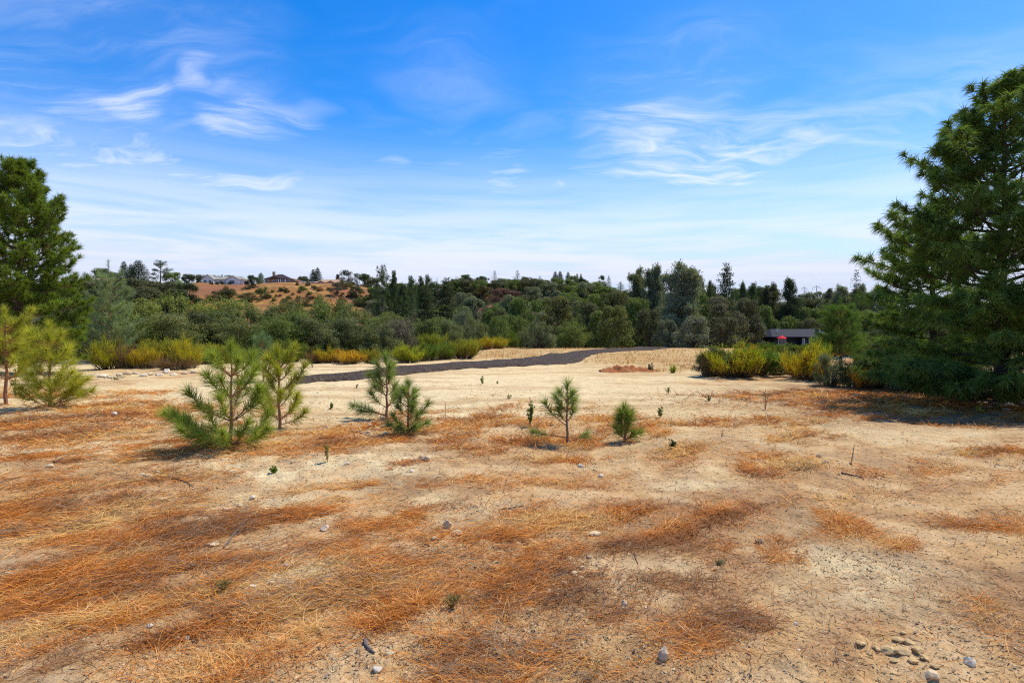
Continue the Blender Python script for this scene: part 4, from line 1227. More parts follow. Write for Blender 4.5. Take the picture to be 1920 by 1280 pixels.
def young_pine(label, u, v, vt, seed, col, spread, whorls, nl=.16, dens=850, dk=.25, bark=PB, per=(3, 5), low=.08, custom=(), e0=25, e1=60, fill=.3, leader=.85, lean=(0, 0), trunk_k=1.0, D=None, wid=.0060, bare=.04, name='young_pine', side_twigs=0.0):
    rng = np.random.default_rng(seed)
    dens *= dk; nl *= 1.2; col = tuple(np.array(col) * 1.6)
    if D is None:
        x, y, z = g_at(u, v)
    else:
        x, y = (u - 960) / FPX * D, D
        z = gh1(x, y)
    H = (HZ - vt) / FPX * y + EYE - z
    r = empty(name, (x, y, z))
    tag(r, label, 'young pine')
    Hs = H - nl * .7
    tp = np.array([[lean[0] * (t ** 1.5) + rng.normal() * .006 * H, lean[1] * t, -.05 + (Hs + .05) * t] for t in np.linspace(0, 1, 9)])
    tp[0, :2] = 0
    r0 = (.012 + .0125 * H) * trunk_k
    tb = MB()
    tb.tube(tp, np.linspace(r0, .005, 9), 8, [np.array(bark) * (1 - .25 * q) for q in np.linspace(1, 0, 9)])
    tr = tb.build('trunk', M_BARK, r)
    nb = MB()
    brush(nb, tp, leader, 1.0, int(dens * .8 * nl / .16), nl * 1.05, rng, col, (12, 62), wid)
    brush(nb, tp[-2:], .7, 1.0, int(dens * .25), nl * 1.1, rng, np.array(col) * 1.1, (5, 40), wid)
    if fill: brush(nb, tp, .3, leader, int(dens * fill * H), nl * .8, rng, np.array(col) * .9, (35, 80), wid)
    nb.build('needles', M_NEEDLE, tr)

    def on_trunk(f):
        return np.array([np.interp(f, np.linspace(0, 1, 9), tp[:, i]) for i in range(3)])

    def branch(f, az, L, ea, eb, st=.35, k=1.0):
        p = on_trunk(f)
        pt = arc(p, az, ea, eb, L, 7, rng)
        pt[:, 2] = np.maximum(pt[:, 2], .03 + .02 * np.arange(7))
        b = MB(); b.tube(pt, np.linspace(.006 + .009 * L * trunk_k, .004, 7), 6, bark)
        nd = MB()
        c = np.array(col) * rng.uniform(.82, 1.15)
        brush(nd, pt, st, 1.0, int(dens * L * (1 - st) * 1.5 * k) + 60, nl, rng, c, (26, 70), wid, .08)
        brush(nd, pt, max(.05, st - .3), st + .12, int(dens * L * .12) + 6, nl * .85, rng, (.34, .17, .06), (40, 95), wid, .5)
        brush(nd, pt[-2:], .4, 1.0, int(dens * .16 * k) + 30, nl * 1.05, rng, c * 1.1, (8, 50), wid)
        if side_twigs and L > .35:
            for q in range(int(side_twigs * L * 5)):
                t = rng.uniform(.3, .85); ii = int(t * 6)
                p2 = pt[ii]
                q2 = arc(p2, az + rng.choice([-1, 1]) * rng.uniform(.5, 1.1), 15, 50, L * rng.uniform(.25, .45), 4, rng)
                b.tube(q2, np.linspace(.005, .0025, 4), 5, bark)
                brush(nd, q2, .2, 1.0, int(dens * .30 * L) + 50, nl, rng, c, (20, 70), wid)
        bo = b.build('branch', M_BARK, r)
        nd.build('needles', M_NEEDLE, bo)
    for wi in range(whorls):
        f = low + (leader - low) * (wi + .5 * (low < .05)) / max(1, whorls - .4)
        k = int(rng.integers(per[0], per[1] + 1))
        a0 = rng.uniform(0, 6.28)
        for q in range(k):
            L = spread * (.28 + .72 * (1 - f) ** .85) * rng.uniform(.75, 1.12)
            branch(f + rng.uniform(-.015, .015), a0 + q * 6.283 / k + rng.uniform(-.3, .3), L, e0 + rng.uniform(-10, 10) + 15 * f, e1 + rng.uniform(-12, 12), .3 + bare)
    for (f, az, L, ea, eb, st) in custom:
        branch(f, math.radians(az), L, ea, eb, st)
    return r


YP = (.25, .26, .036); YG2 = (.155, .205, .045); BG = (.13, .18, .055)
young_pine('widest young pine, low green boughs sweeping out, in front of the brooms', 432, 838, 630, 101, (.16, .205, .036), .80, 4, nl=.19, dens=1000, per=(4, 5), low=.05, e0=22, e1=58, custom=[(.12, 180, .95, 18, 30, .35), (.10, 200, .8, 15, 45, .3), (.28, 15, .62, 35, 72, .35), (.05, -15, .75, 8, 35, .3), (.05, 235, .75, 12, 40, .3), (.06, 290, .7, 12, 40, .3)], side_twigs=.35, fill=.12)
young_pine('tall yellow-green young pine close right behind the widest one', 522, 806, 640, 102, (.22, .235, .034), .60, 5, nl=.17, dens=1000, per=(3, 5), low=.16, e0=28, e1=62, custom=[(.5, 0, .66, 28, 66, .45), (.72, 5, .5, 42, 78, .4), (.1, 5, .5, 10, 45, .3)])
young_pine('slender young pine left of a shorter one in the middle', 725, 785, 655, 103, BG, .48, 4, nl=.19, dens=900, per=(3, 4), low=.22, e0=25, e1=62, custom=[(.07, 165, .75, 20, 8, .35), (.52, 175, .42, 22, 55, .4), (.1, 190, .5, 12, 10, .4)], fill=.2)
young_pine('shorter young pine right of the slender one, dense at its foot', 765, 812, 705, 104, BG, .34, 4, nl=.15, dens=750, per=(3, 4), low=.2, e0=22, e1=62, custom=[(.03, 20, .34, 12, 40, .1), (.03, 200, .34, 10, 40, .1), (.03, 300, .3, 12, 45, .1), (.03, 250, .32, 8, 30, .1), (.32, -5, .42, 20, 60, .3)])
young_pine('small upright pine seedling with bare lower stem at centre right', 1063, 836, 706, 105, (.15, .20, .062), .36, 3, nl=.15, dens=600, per=(2, 3), low=.42, e0=30, e1=62, custom=[(.36, 178, .46, 38, 62, .45), (.18, 172, .52, 5, 10, .55), (.6, 175, .26, 40, 60, .3), (.12, 10, .3, 10, 30, .6)], fill=.55, bark=(.27, .17, .11), trunk_k=.9)
young_pine('smallest bushy dark green pine seedling right of the upright one', 1172, 829, 750, 106, (.13, .17, .04), .22, 3, nl=.15, dens=560, per=(4, 5), low=.18, e0=30, e1=66, custom=[(.04, -5, .26, 15, 45, .15)], fill=.4)
young_pine('young pine with reddish stem cut by the left edge of the picture', 10, 758, 570, 107, YP, .85, 5, nl=.19, dens=1000, per=(4, 5), low=.28, e0=20, e1=52, bark=(.36, .17, .09), custom=[(.82, 0, .75, 30, 45, .2), (.55, 10, .4, 20, 40, .3)])
young_pine('bushy yellow-green young pine right of the reddish-stemmed one at left', 92, 766, 596, 108, YP, .88, 5, nl=.21, dens=850, per=(3, 5), low=.05, e0=22, e1=55, custom=[(.12, 0, .95, 30, 28, .3), (.35, 170, .7, 40, 60, .3), (.08, 20, .8, 12, 30, .25), (.2, -20, .9, 30, 35, .3)], side_twigs=.6)
young_pine('blue-green young pine top peeping out behind the two tall ones', 493, 715, 619, 109, (.10, .16, .085), .75, 5, nl=.2, dens=650, per=(4, 5), low=.2)
young_pine('low round young pine before the brown-footed broom on the right', 1463, 706, 664, 110, (.10, .16, .04), .55, 4, nl=.16, dens=800, per=(5, 6), low=.14, e0=22, e1=60, bark=(.12, .09, .07), fill=.6)
young_pine('leaning bluish young pine inside the large yellow-topped broom', 1372, 707, 650, 111, (.11, .15, .085), .5, 4, nl=.2, dens=500, per=(3, 4), low=.3, lean=(.45, 0))
young_pine('medium green pine with bare dark lower trunk before the reddish bank', 1576, 690, 553, 112, (.062, .11, .026), 1.5, 8, nl=.2, dens=620, per=(5, 6), low=.2, e0=12, e1=40, D=26.5, bark=(.10, .07, .055), wid=.006, side_twigs=1.3, trunk_k=1.35, bare=.05, name='medium_pine')
young_pine('wispy blue-green young pine with rusty patches before the thicket', 205, 672, 484, 113, (.15, .20, .11), 2.1, 9, nl=.22, dens=330, per=(4, 6), low=.1, e0=22, e1=55, D=32, bark=(.30, .20, .15), wid=.010, side_twigs=1.0, trunk_k=.9, name='wispy_pine')


def big_pine(label, u, D, vt, seed, col, R, prof, nl, n_limb, tuft_n, wid, trunk_r, droop, el, sinkz=0.0, start=.05, bark=(.075, .055, .045), twig_gap=.26, custom=()):
    """a full-grown pine: each limb is a part, its needles a sub-part"""
    rng = np.random.default_rng(seed)
    x = (u - 960) / FPX * D; y = D; z = gh1(x, y) - sinkz
    H = (HZ - vt) / FPX * D + EYE - z
    r = empty('large_pine', (x, y, z)); tag(r, label, 'tree')
    ft = np.linspace(0, 1, 14)
    tp = np.array([[rng.normal() * .018 * H * t * (1 - t), rng.normal() * .018 * H * t * (1 - t), -.1 + (H + .05 - nl * .6) * t] for t in ft])
    tb = MB(); tb.tube(tp, trunk_r * (1 - ft) ** .85 + .012, 10, bark)
    tr = tb.build('trunk', M_BARK, r, smooth=True)
    nb = MB()
    brush(nb, tp, .9, 1.0, tuft_n * 8, nl, rng, np.array(col) * 1.15, (20, 80), wid, droop)
    nb.build('needles', M_NEEDLE, tr)
    lst = []
    for i in range(n_limb):
        f = start + (.965 - start) * (max(0.0, i + rng.uniform(-.35, .35)) / n_limb) ** .92
        lst.append((f, i * 2.39996 + rng.uniform(-.4, .4), np.interp(f, prof[0], prof[1]) * R * rng.uniform(.72, 1.1), None, None))
    lst += [(f, math.radians(a), L, e0, e1) for f, a, L, e0, e1 in custom]
    for f, a, L, e0, e1 in lst:
        f = min(max(f, .02), .985)
        p = np.array([np.interp(f, ft, tp[:, k]) for k in range(3)])
        if e0 is None:
            e0 = np.interp(f, el[0], el[1]) + rng.uniform(-10, 10); e1 = e0 + np.interp(f, el[0], el[2]) + rng.uniform(-12, 12)
        pt = arc(p, a, e0, e1, L, 9, rng, .012)
        pt[:, 2] = np.maximum(pt[:, 2], .25)
        b = MB(); b.tube(pt, np.linspace(.010 + .013 * L, .005, 9), 6, np.array(bark) * 1.1)
        nd = MB()
        c0 = np.array(col) * rng.uniform(.85, 1.15)
        brush(nd, pt, .72, 1.0, int(tuft_n * 1.6), nl, rng, c0 * 1.1, (15, 75), wid, droop)
        nt = int(L / twig_gap) + 2
        for q in range(nt):
            t = .16 + .82 * (q + rng.uniform(0, 1)) / nt
            ii = t * 8; i0 = min(int(ii), 7)
            p2 = pt[i0] + (pt[i0 + 1] - pt[i0]) * (ii - i0)
            tl = (.25 + .42 * L * (1.05 - t) * .6) * rng.uniform(.6, 1.25)
            az = a + (1 if q % 2 else -1) * rng.uniform(.35, 1.15)
            q2 = arc(p2, az, e0 * .6 + rng.uniform(-12, 20), e1 * .8 + 20 + rng.uniform(-10, 20), tl, 5, rng, .02)
            b.tube(q2, np.linspace(.009, .004, 5), 4, np.array(bark) * 1.15, False)
            brush(nd, q2, .5, 1.0, int(tuft_n * rng.uniform(.8, 1.3)), nl, rng, c0 * rng.uniform(.85, 1.15), (20, 78), wid, droop)
            if tl > .5:
                for h_ in range(int(tl / .3)):
                    q3 = arc(q2[rng.integers(1, 4)], az + rng.uniform(-1.2, 1.2), 0, 45, tl * .5, 4, rng, .02)
                    b.tube(q3, np.linspace(.006, .003, 4), 4, np.array(bark) * 1.15, False)
                    brush(nd, q3, .55, 1.0, int(tuft_n * .8), nl, rng, c0 * rng.uniform(.85, 1.15), (20, 78), wid, droop)
        bo = b.build('limb', M_BARK, r)
        nd.build('needles', M_NEEDLE, bo)
    return r


big_pine('large dark long-needled pine towering at the right edge', 1878, 13.4, 140, 201, (.13, .215, .05), 2.95,
         ((0, .12, .3, .5, .65, .8, .92, 1), (.78, .95, 1, .9, .70, .46, .22, .05)),   .29, 84, 78, .0145, .145, .75,
         ((0, .25, .6, .85, 1), (4, 8, 16, 34, 55), (4, 10, 28, 40, 25)), twig_gap=.25, bark=(.07, .055, .045),
         custom=[(.16, 235, 2.6, 6, 20), (.22, 262, 2.5, 8, 24), (.28, 225, 2.6, 8, 26), (.33, 255, 2.3, 10, 28), (.40, 238, 2.2, 12, 34), (.47, 265, 1.9, 14, 36), (.53, 228, 1.9, 18, 44), (.035, 215, 2.6, 6, 12), (.04, 250, 2.4, 6, 14), (.04, 185, 2.7, 4, 10), (.05, 285, 2.2, 5, 12), (.07, 230, 2.7, 4, 12), (.08, 200, 2.9, 4, 12), (.09, 265, 2.5, 4, 14), (.06, 165, 2.8, 5, 10), (.10, 300, 2.3, 4, 12), (.60, 182, 1.95, 30, 72), (.66, 178, 1.75, 42, 40), (.72, 180, 1.6, 20, 12), (.70, 184, 1.5, 50, 80), (.78, 176, 1.1, 30, 60), (.55, 186, 2.2, 20, 60)])
big_pine('second dark pine standing close behind the large right-hand one, left', 1748, 17.5, 380, 202, (.125, .205, .05), 1.95,
         ((0, .15, .4, .7, .9, 1), (.8, .95, 1, .66, .3, .05)),   .25, 74, 62, .017, .12, .35,
         ((0, .3, .7, 1), (0, 8, 22, 50), (6, 14, 30, 20)), twig_gap=.24)
big_pine('tall full green pine at the left edge of the picture', 40, 23.0, 299, 203, (.145, .215, .036), 2.55,
         ((0, .1, .3, .5, .7, .85, .95, 1), (.8, .98, 1,   .95, .72, .48, .23, .06)),   .26, 125, 76, .021, .14, .0,
         ((0, .3, .6, .85, 1), (2, 10, 24, 40, 60), (18, 26, 34, 30, 20)), twig_gap=.22, bark=(.13, .085, .06))


# ------------------------------------------------------------------ dead grass, gravel, dry grass tufts
def build_grass():
    rng = np.random.default_rng(300)
    out = MB()

    def sample(n, y0, y1, xk, thr_pow):
        y = y0 * (y1 / y0) ** rng.uniform(0, 1, n)
        x = y * rng.uniform(-xk, xk, n)
        d, tone, up = bed_density(x, y)
        m = rng.uniform(0, 1, n) < d ** thr_pow
        return x[m], y[m], d[m], tone[m], up[m]
    x, y, d, tone, up = sample(640000, 1.9, 17.0, 1.08, 1.05)
    n = min(len(x), 165000)
    x, y, d, tone, up = x[:n], y[:n], d[:n], tone[:n], up[:n]
    # gather blades into tufts
    g = fbm(x * 3, y * 3, 2, 400)
    z = gh(x, y)
    flow = math.radians(38) + (fbm(x * .7, y * .7, 2, 410) - .5) * 2.4
    th = flow + rng.normal(size=n) * (.62 + .9 * up) + np.where(rng.random(n) < .5, math.pi, 0)
    el = np.radians(np.clip(rng.normal(size=n) * 9 + 9 + 48 * up * rng.uniform(.2, 1.2, n), 1, 80))
    L = rng.uniform(.06, .27, n) * (1 + .06 * np.maximum(y - 6, 0)) * (1 - .35 * up) * np.clip(.75 + y * .02, .7, 1.1)
    D = np.stack([np.cos(th) * np.cos(el), np.sin(th) * np.cos(el), np.sin(el)], 1)
    P = np.stack([x, y, z + rng.uniform(-.004, .022, n) * (.4 + d)], 1)
    w = .00075 + .00026 * y + .00022 * np.maximum(y - 5, 0)
    side = unit(np.cross(D, rng.normal(size=(n, 3)) + np.array([0, 0, 1.5]))) * w[:, None]
    m1 = P + D * (L * .5)[:, None]
    bend = rng.normal(size=(n, 3)) * .22; bend[:, 2] = -np.sin(el) * rng.uniform(.5, 1.2, n) + .02
    e = m1 + unit(D + bend) * (L * .5)[:, None]
    e[:, 2] = np.maximum(e[:, 2], z + .003)
    dark = np.array((.29, .125, .045)); org = np.array((.68, .245, .028)); strw = np.array((.74, .50, .19))
    t = np.clip(tone + .13 * sstep(5, 8, y) + (fbm(x * 1.4, y * 1.4, 2, 430) - .5) * 1.1 + (fbm((x * .766 + y * .643) * .8, (-x * .643 + y * .766) * 4.5, 3, 440) - .5) * 1.5 + rng.normal(size=n) * .22, 0, 1)[:, None]
    C = np.where(t < .5, dark + (org - dark) * t * 2, org + (strw - org) * (t - .5) * 2) * rng.uniform(.7, 1.25, (n, 1))
    dull = (rng.random(n) < .03 + .3 * sstep(.45, .65, fbm(x * 1.1 + 7, y * 1.6, 3, 450)))[:, None]
    C = np.where(dull, np.array((.33, .235, .145)) * rng.uniform(.6, 1.3, (n, 1)), C)
    V = np.stack([P - side, P + side, m1 + side * .8, m1 - side * .8, e], 1)
    b = np.arange(n) * 5
    F = np.concatenate([np.stack([b, b + 1, b + 2], 1), np.stack([b, b + 2, b + 3], 1), np.stack([b + 3, b + 2, b + 4], 1)])
    out.add(V.reshape(-1, 3), F, np.repeat(C, 5, 0))
    # short loose bits thinly strewn over all the near soil
    n = 52000
    y = 1.9 * (13 / 1.9) ** rng.uniform(0, 1, n); x = y * rng.uniform(-1.05, 1.05, n)
    k = rng.uniform(0, 1, n) < .25 + .75 * sstep(.42, .62, fbm(x * 2.4 + 31, y * 2.4, 4, 107))
    x, y = x[k], y[k]; n = len(x)
    th = rng.uniform(0, 6.28, n); L = rng.uniform(.025, .11, n)
    D = np.stack([np.cos(th), np.sin(th), rng.uniform(-.02, .14, n)], 1)
    P = np.stack([x, y, gh(x, y) + .003], 1)
    side = np.stack([-np.sin(th), np.cos(th), rng.normal(size=n) * .6], 1) * (.0007 + .00028 * y)[:, None]
    q = rng.uniform(0, 1, (n, 1))
    C = np.where(q < .4, np.array((.24, .14, .075)), np.where(q < .75, np.array((.50, .22, .06)), np.array((.62, .43, .2)))) * rng.uniform(.7, 1.25, (n, 1))
    out.add(np.stack([P - side, P + side, P + D * L[:, None]], 1).reshape(-1, 3), np.arange(n * 3).reshape(n, 3), np.repeat(C, 3, 0))
    o = out.build('dead_grass', M_STRAW)
    tag(o, 'matted orange dead grass lying in streaks over the bare soil', 'dead grass', kind='stuff')

    # upright dry grass farther off: golden areas round the road
    out = MB()
    n = 120000
    y = 12 * (70 / 12) ** rng.uniform(0, 1, n); x = y * rng.uniform(-1.0, 1.0, n)
    mot = fbm(x * .8, y * .8, 3, 101)
    s = np.maximum(field(STRAW, x, y)[0], sstep(33, 46, y + (mot - .5) * 14) * .8)
    cl = fbm(x * 1.3, y * 1.3, 3, 420)
    m = rng.uniform(0, 1, n) < .7 * s * sstep(.42, .62, cl)
    # keep the road clear
    m &= ~road_mask(x, y)
    x, y = x[m], y[m]; n = len(x)
    D = unit(np.stack([rng.normal(size=n) * .5, rng.normal(size=n) * .5, np.ones(n)], 1))
    L = rng.uniform(.12, .34, n)
    P = np.stack([x, y, gh(x, y) - .01], 1)
    side = unit(np.cross(D, rng.normal(size=(n, 3)))) * (.003 + .00030 * y)[:, None]
    C = jitter((.46, .275, .085), n, rng, .4)
    V = np.stack([P - side, P + side, P + D * L[:, None]], 1)
    out.add(V.reshape(-1, 3), np.arange(n * 3).reshape(n, 3), np.repeat(C, 3, 0))
    o = out.build('dry_grass', M_STRAW)
    tag(o, 'golden dry grass standing along the far gravel road', 'dry grass', kind='stuff')


ROAD_UP = [(560, 709), (700, 695), (830, 683.5), (960, 673), (1005, 669.5), (1025, 664), (1062, 663.5), (1085, 658.5), (1130, 655.5), (1240, 651.6), (1330, 650.2)]
ROAD_LO = [(560, 721), (700, 709.5), (830, 696), (960, 688), (1070, 683), (1092, 679), (1102, 672), (1120, 664), (1170, 658.5), (1240, 655.5), (1330, 652.6)]


def road_mask(x, y):
    u, v = to_px(x, y)
    a = np.array(ROAD_UP, float); b = np.array(ROAD_LO, float)
    return (v > np.interp(u, a[:, 0], a[:, 1]) - 1) & (v < np.interp(u, b[:, 0], b[:, 1]) + 1) & (u > 555) & (u < 1335)


build_grass()

OCT_V = np.array([(1, 0, 0), (0, 1, 0), (-1, 0, 0), (0, -1, 0), (.1, .1, 1), (0, 0, -1)], float)
OCT_F = np.array([(0, 1, 4), (1, 2, 4), (2, 3, 4), (3, 0, 4), (1, 0, 5), (2, 1, 5), (3, 2, 5), (0, 3, 5)])


def build_pebbles():
    rng = np.random.default_rng(500)
    n = 210000
    y = 1.9 * (20 / 1.9) ** rng.uniform(0, 1, n); x = y * rng.uniform(-1.05, 1.05, n)
    cl = fbm(x * .8, y * .8, 2, 41); pt = fbm(x * 2.2, y * 2.2, 3, 510)
    dens = bed_density(x, y)[0]
    m = rng.uniform(0, 1, n) < (.05 + .5 * sstep(.45, .68, cl)) * (.25 + 1.0 * sstep(.42, .62, pt)) * (1 - .75 * dens)
    x, y = x[m][:34000], y[m][:34000]; n = len(x)
    s = (.003 + .009 * rng.uniform(0, 1, n) ** 3.5) * np.clip(.65 + y * .07, .7, 1.6)
    V = OCT_V[None] * rng.uniform(.6, 1.3, (n, 6, 1)) * s[:, None, None] * np.array([1.2, 1, .7]) * rng.uniform(.7, 1.3, (n, 1, 3))
    a = rng.uniform(0, 6.28, n); c, sn = np.cos(a)[:, None], np.sin(a)[:, None]
    V = np.stack([V[..., 0] * c - V[..., 1] * sn, V[..., 0] * sn + V[..., 1] * c, V[..., 2]], -1)
    V += np.stack([x, y, gh(x, y) + s * .25], 1)[:, None]
    F = (OCT_F[None] + 6 * np.arange(n)[:, None, None]).reshape(-1, 3)
    k = rng.uniform(0, 1, (n, 1))
    C = np.where(k < .6, np.array((.50, .36, .185)), np.where(k < .85, np.array((.62, .49, .30)), np.array((.30, .225, .15)))) * rng.uniform(.75, 1.2, (n, 1))
    o = MB().add(V.reshape(-1, 3), F, np.repeat(C, 6, 0)).build('gravel_crumbs', M_STONE)
    tag(o, 'loose crumbs of tan soil and pale grit scattered over the ground', 'gravel', kind='stuff')
    # dark bits of bark and twig litter
    n = 9000
    y = 1.9 * (16 / 1.9) ** rng.uniform(0, 1, n); x = y * rng.uniform(-1.05, 1.05, n)
    th = rng.uniform(0, 6.28, n); L = rng.uniform(.012, .06, n)
    D = np.stack([np.cos(th), np.sin(th), rng.uniform(0, .12, n)], 1)
    P = np.stack([x, y, gh(x, y) + .004], 1)
    mb = MB()
    strips(mb, P, D, L, .0012 + .0003 * y + rng.uniform(0, .001, n), jitter((.10, .065, .04), n, rng, .5), jitter((.15, .10, .06), n, rng, .5), rng, .15, 2)
    o = mb.build('twig_litter', M_WOOD)
    tag(o, 'fine dark litter of twigs and bark flecks on the ground', 'litter', kind='stuff')


build_pebbles()


# ------------------------------------------------------------------ stones
def stone(label, u, v, w, h, col=(.62, .54, .40), seed=0, group=None, flat=1.0, name='stone', angular=.0, sink=.52):
    """a stone w by h pixels large at pixel (u, v)"""
    x, y, z = g_at(u, v)
    rng = np.random.default_rng(seed + int(u * 7 + v))
    import bmesh
    bm = bmesh.new()
    bmesh.ops.create_icosphere(bm, subdivisions=2, radius=1.0)
    V = np.array([q.co[:] for q in bm.verts]); F = np.array([[q.index for q in f.verts] for f in bm.faces])
    bm.free()
    # chip planes off a lumpy ball
    ofs = rng.uniform(0, 50, 3)
    for k in range(7):
        nrm = unit(rng.normal(size=3)); dpl = rng.uniform(.55, .9)
        over = V @ nrm - dpl
        V = V - np.maximum(over, 0)[:, None] * nrm
    V *= (1 + (vnoise(V[:, 0] * 2 + ofs[0], V[:, 1] * 2 + V[:, 2] * 1.7 + ofs[1], 3) - .5) * .35)[:, None]
    W_, H_ = w / FPX * y / 2, h / FPX * y / 2
    V = V * np.array([W_, W_ * rng.uniform(.7, 1.0), H_ * flat]) * 1.12
    a = rng.uniform(-.5, .5)
    V = np.stack([V[:, 0] * math.cos(a) - V[:, 1] * math.sin(a), V[:, 0] * math.sin(a) + V[:, 1] * math.cos(a), V[:, 2]], 1)
    C = np.array(col) * rng.uniform(.85, 1.12)
    o = MB().add(V, F, C).build(name, M_STONE)
    o.location = (x, y, z + H_ * (1 - sink))
    o.rotation_euler = (rng.uniform(-.2, .2), rng.uniform(-.2, .2), 0)
    tag(o, label, 'stone', group)
    return o


WH = (.64, .55, .40); CRM = (.58, .45, .27); TAN = (.48, .34, .16); GRY = (.36, .28, .19)
stone('round white stone lying on the orange grass left of centre', 607, 996, 16, 14, WH)
stone('white stone at the edge of the grass left of the widest young pine', 213, 779, 13, 11, (.66, .58, .44))
stone('upright angular grey stone at the bottom of the picture', 1248, 1240, 20, 30, (.44, .36, .25), flat=1.0)
stone('upper cream stone of the pair beside the dark hollow at centre', 838, 990, 14, 18, CRM)
stone('lower cream stone of the pair beside the dark hollow at centre', 856, 1004, 18, 12, CRM)
stone('small pale stone left of the cream pair', 812, 1012, 12, 8, CRM)
stone('long flat cream stone right of the orange patch at centre right', 1117, 1004, 26, 10, CRM, flat=.9)
stone('small white stone at the middle of the orange patch', 985, 993, 8, 8, (.66, .58, .44))
stone('chalky white stone above the white round one, near the young pine seedlings', 1090, 877, 13, 10, WH)
stone('pale chip right of the upright pine seedling', 1128, 896, 12, 9, WH)
stone('grey stone in front of the upright pine seedling', 1064, 860, 9, 8, GRY)
stone('knobbly cream stone below the shorter young pine', 798, 864, 20, 13, CRM)
stone('rounded white stone nearest the bottom left, under a dry stalk', 597, 1190, 13, 12, CRM)
stone('small dark grey stone in the bare soil right of centre', 1425, 1020, 12, 9, (.26, .21, .15))
stone('small grey stone beside the dark one right of centre', 1430, 1018, 9, 8, GRY)
stone('lone grey-white stone in the bare soil at lower right of centre', 1173, 1137, 14, 11, (.48, .40, .29))
stone('bone-white stone with dark shadow at the lower right corner', 1826, 1252, 18, 22, (.7, .62, .45))
stone('flat white chip on bare soil at lower right', 1496, 1175, 9, 7, WH)
stone('pale flat stone at the lower left of centre', 705, 1262, 18, 10, (.52, .46, .38))
stone('cream stone beside the curled bark piece', 728, 1232, 20, 10, CRM)
stone('pale egg-shaped stone low on the left', 328, 1205, 11, 11, WH)
stone('tan stone right below the egg-shaped one', 324, 1223, 17, 8, TAN)
stone('greyish stone right of the egg-shaped one', 343, 1204, 14, 8, GRY)
stone('white stone on the pale strip at lower left', 275, 1180, 13, 9, WH)
stone('flat pale stone in the bare soil left of the grey stick', 303, 938, 18, 7, CRM)
stone('pale stone in the bare soil at the left, above the orange mats', 91, 876, 13, 8, CRM)
stone('grey chip in front of the twiggy hollow on the right', 1537, 857, 10, 7, GRY)
stone('second grey chip by the twiggy hollow on the right', 1550, 869, 10, 8, GRY)
stone('cream boulder standing above the stone row at left', 312, 699, 13, 11, WH)
for i, (u, v, w, h) in enumerate(((178, 704, 14, 7), (192, 707, 16, 8), (206, 709, 10, 6), (238, 702, 16, 8), (252, 701, 12, 6), (268, 705, 14, 6), (281, 703, 12, 7), (297, 704, 14, 6), (325, 703, 14, 5), (345, 701, 14, 6), (362, 699, 12, 6), (222, 704, 10, 6))):
    stone('pale stone in the loose row at the foot of the yellow brooms', u, v, w, h, WH if i % 3 else CRM, i, 'stones in a row below the yellow brooms')
for i, (u, v, w, h) in enumerate(((692, 800, 10, 9), (705, 806, 12, 8), (718, 803, 14, 9), (733, 800, 12, 8), (690, 812, 10, 6), (745, 806, 12, 7), (722, 814, 10, 6), (600, 813, 8, 6), (612, 803, 8, 6), (710, 797, 8, 7))):
    stone('pale rubble stone lying left of the foot of the shorter young pine', u, v, w, h, CRM if i % 2 else WH, i, 'rubble beside the shorter young pine')
for i, (u, v, w, h) in enumerate(((1050, 1111, 14, 9), (1038, 1104, 10, 7), (1030, 1112, 12, 8), (1058, 1096, 12, 7), (1078, 1080, 14, 9), (1090, 1088, 12, 8), (1046, 1120, 9, 6), (1094, 1070, 14, 8), (1000, 1113, 10, 6), (1106, 1046, 9, 6))):
    stone('cream stone in the loose heap in the middle of the foreground', u, v, w, h, CRM, i, 'loose heap of cream stones in the foreground')
for i, (u, v, w, h) in enumerate(((1690, 1206, 20, 13), (1712, 1212, 24, 15), (1672, 1226, 28, 18), (1700, 1228, 30, 20), (1728, 1226, 22, 14), (1650, 1222, 14, 9), (1742, 1240, 18, 11), (1718, 1246, 20, 12), (1685, 1246, 16, 10), (1620, 1212, 18, 10), (1636, 1232, 12, 8), (1760, 1256, 16, 10), (1700, 1192, 12, 8))):
    stone('clod of tan earth in the broken patch at the lower right', u, v, w, h * .75, TAN, i, 'tan earth clods at the lower right')
stone('flat crumbly cream slab at the bottom edge right of the clods', 1755, 1276, 26, 16, CRM)
for i, (u, v, w, h) in enumerate(((1846, 757, 16, 6), (1866, 759, 14, 7), (1880, 761, 14, 7), (1895, 760, 16, 8), (1908, 764, 14, 7), (1918, 758, 14, 7), (1888, 768, 16, 6), (1858, 764, 10, 5))):
    stone('white stone in the scatter at the right edge under the large pine', u, v, w, h, WH, i, 'white stones at the right edge')
for i, (u, v, w, h) in enumerate(((262, 893, 13, 8), (276, 895, 16, 9), (292, 888, 9, 7), (316, 895, 10, 7), (420, 958, 14, 7), (448, 950, 12, 7), (470, 935, 12, 8), (395, 1025, 22, 8), (535, 1066, 12, 11), (546, 1064, 8, 8), (470, 1103, 12, 7), (506, 1097, 12, 8), (512, 1083, 10, 6), (548, 868, 9, 7), (650, 871, 9, 6), (670, 905, 8, 6), (772, 885, 10, 6), (790, 858, 9, 7))):
    stone('pale stone half sunk in the bare soil on the left', u, v, w, h, CRM if i % 2 else WH, i, 'pale stones half sunk in the soil on the left')


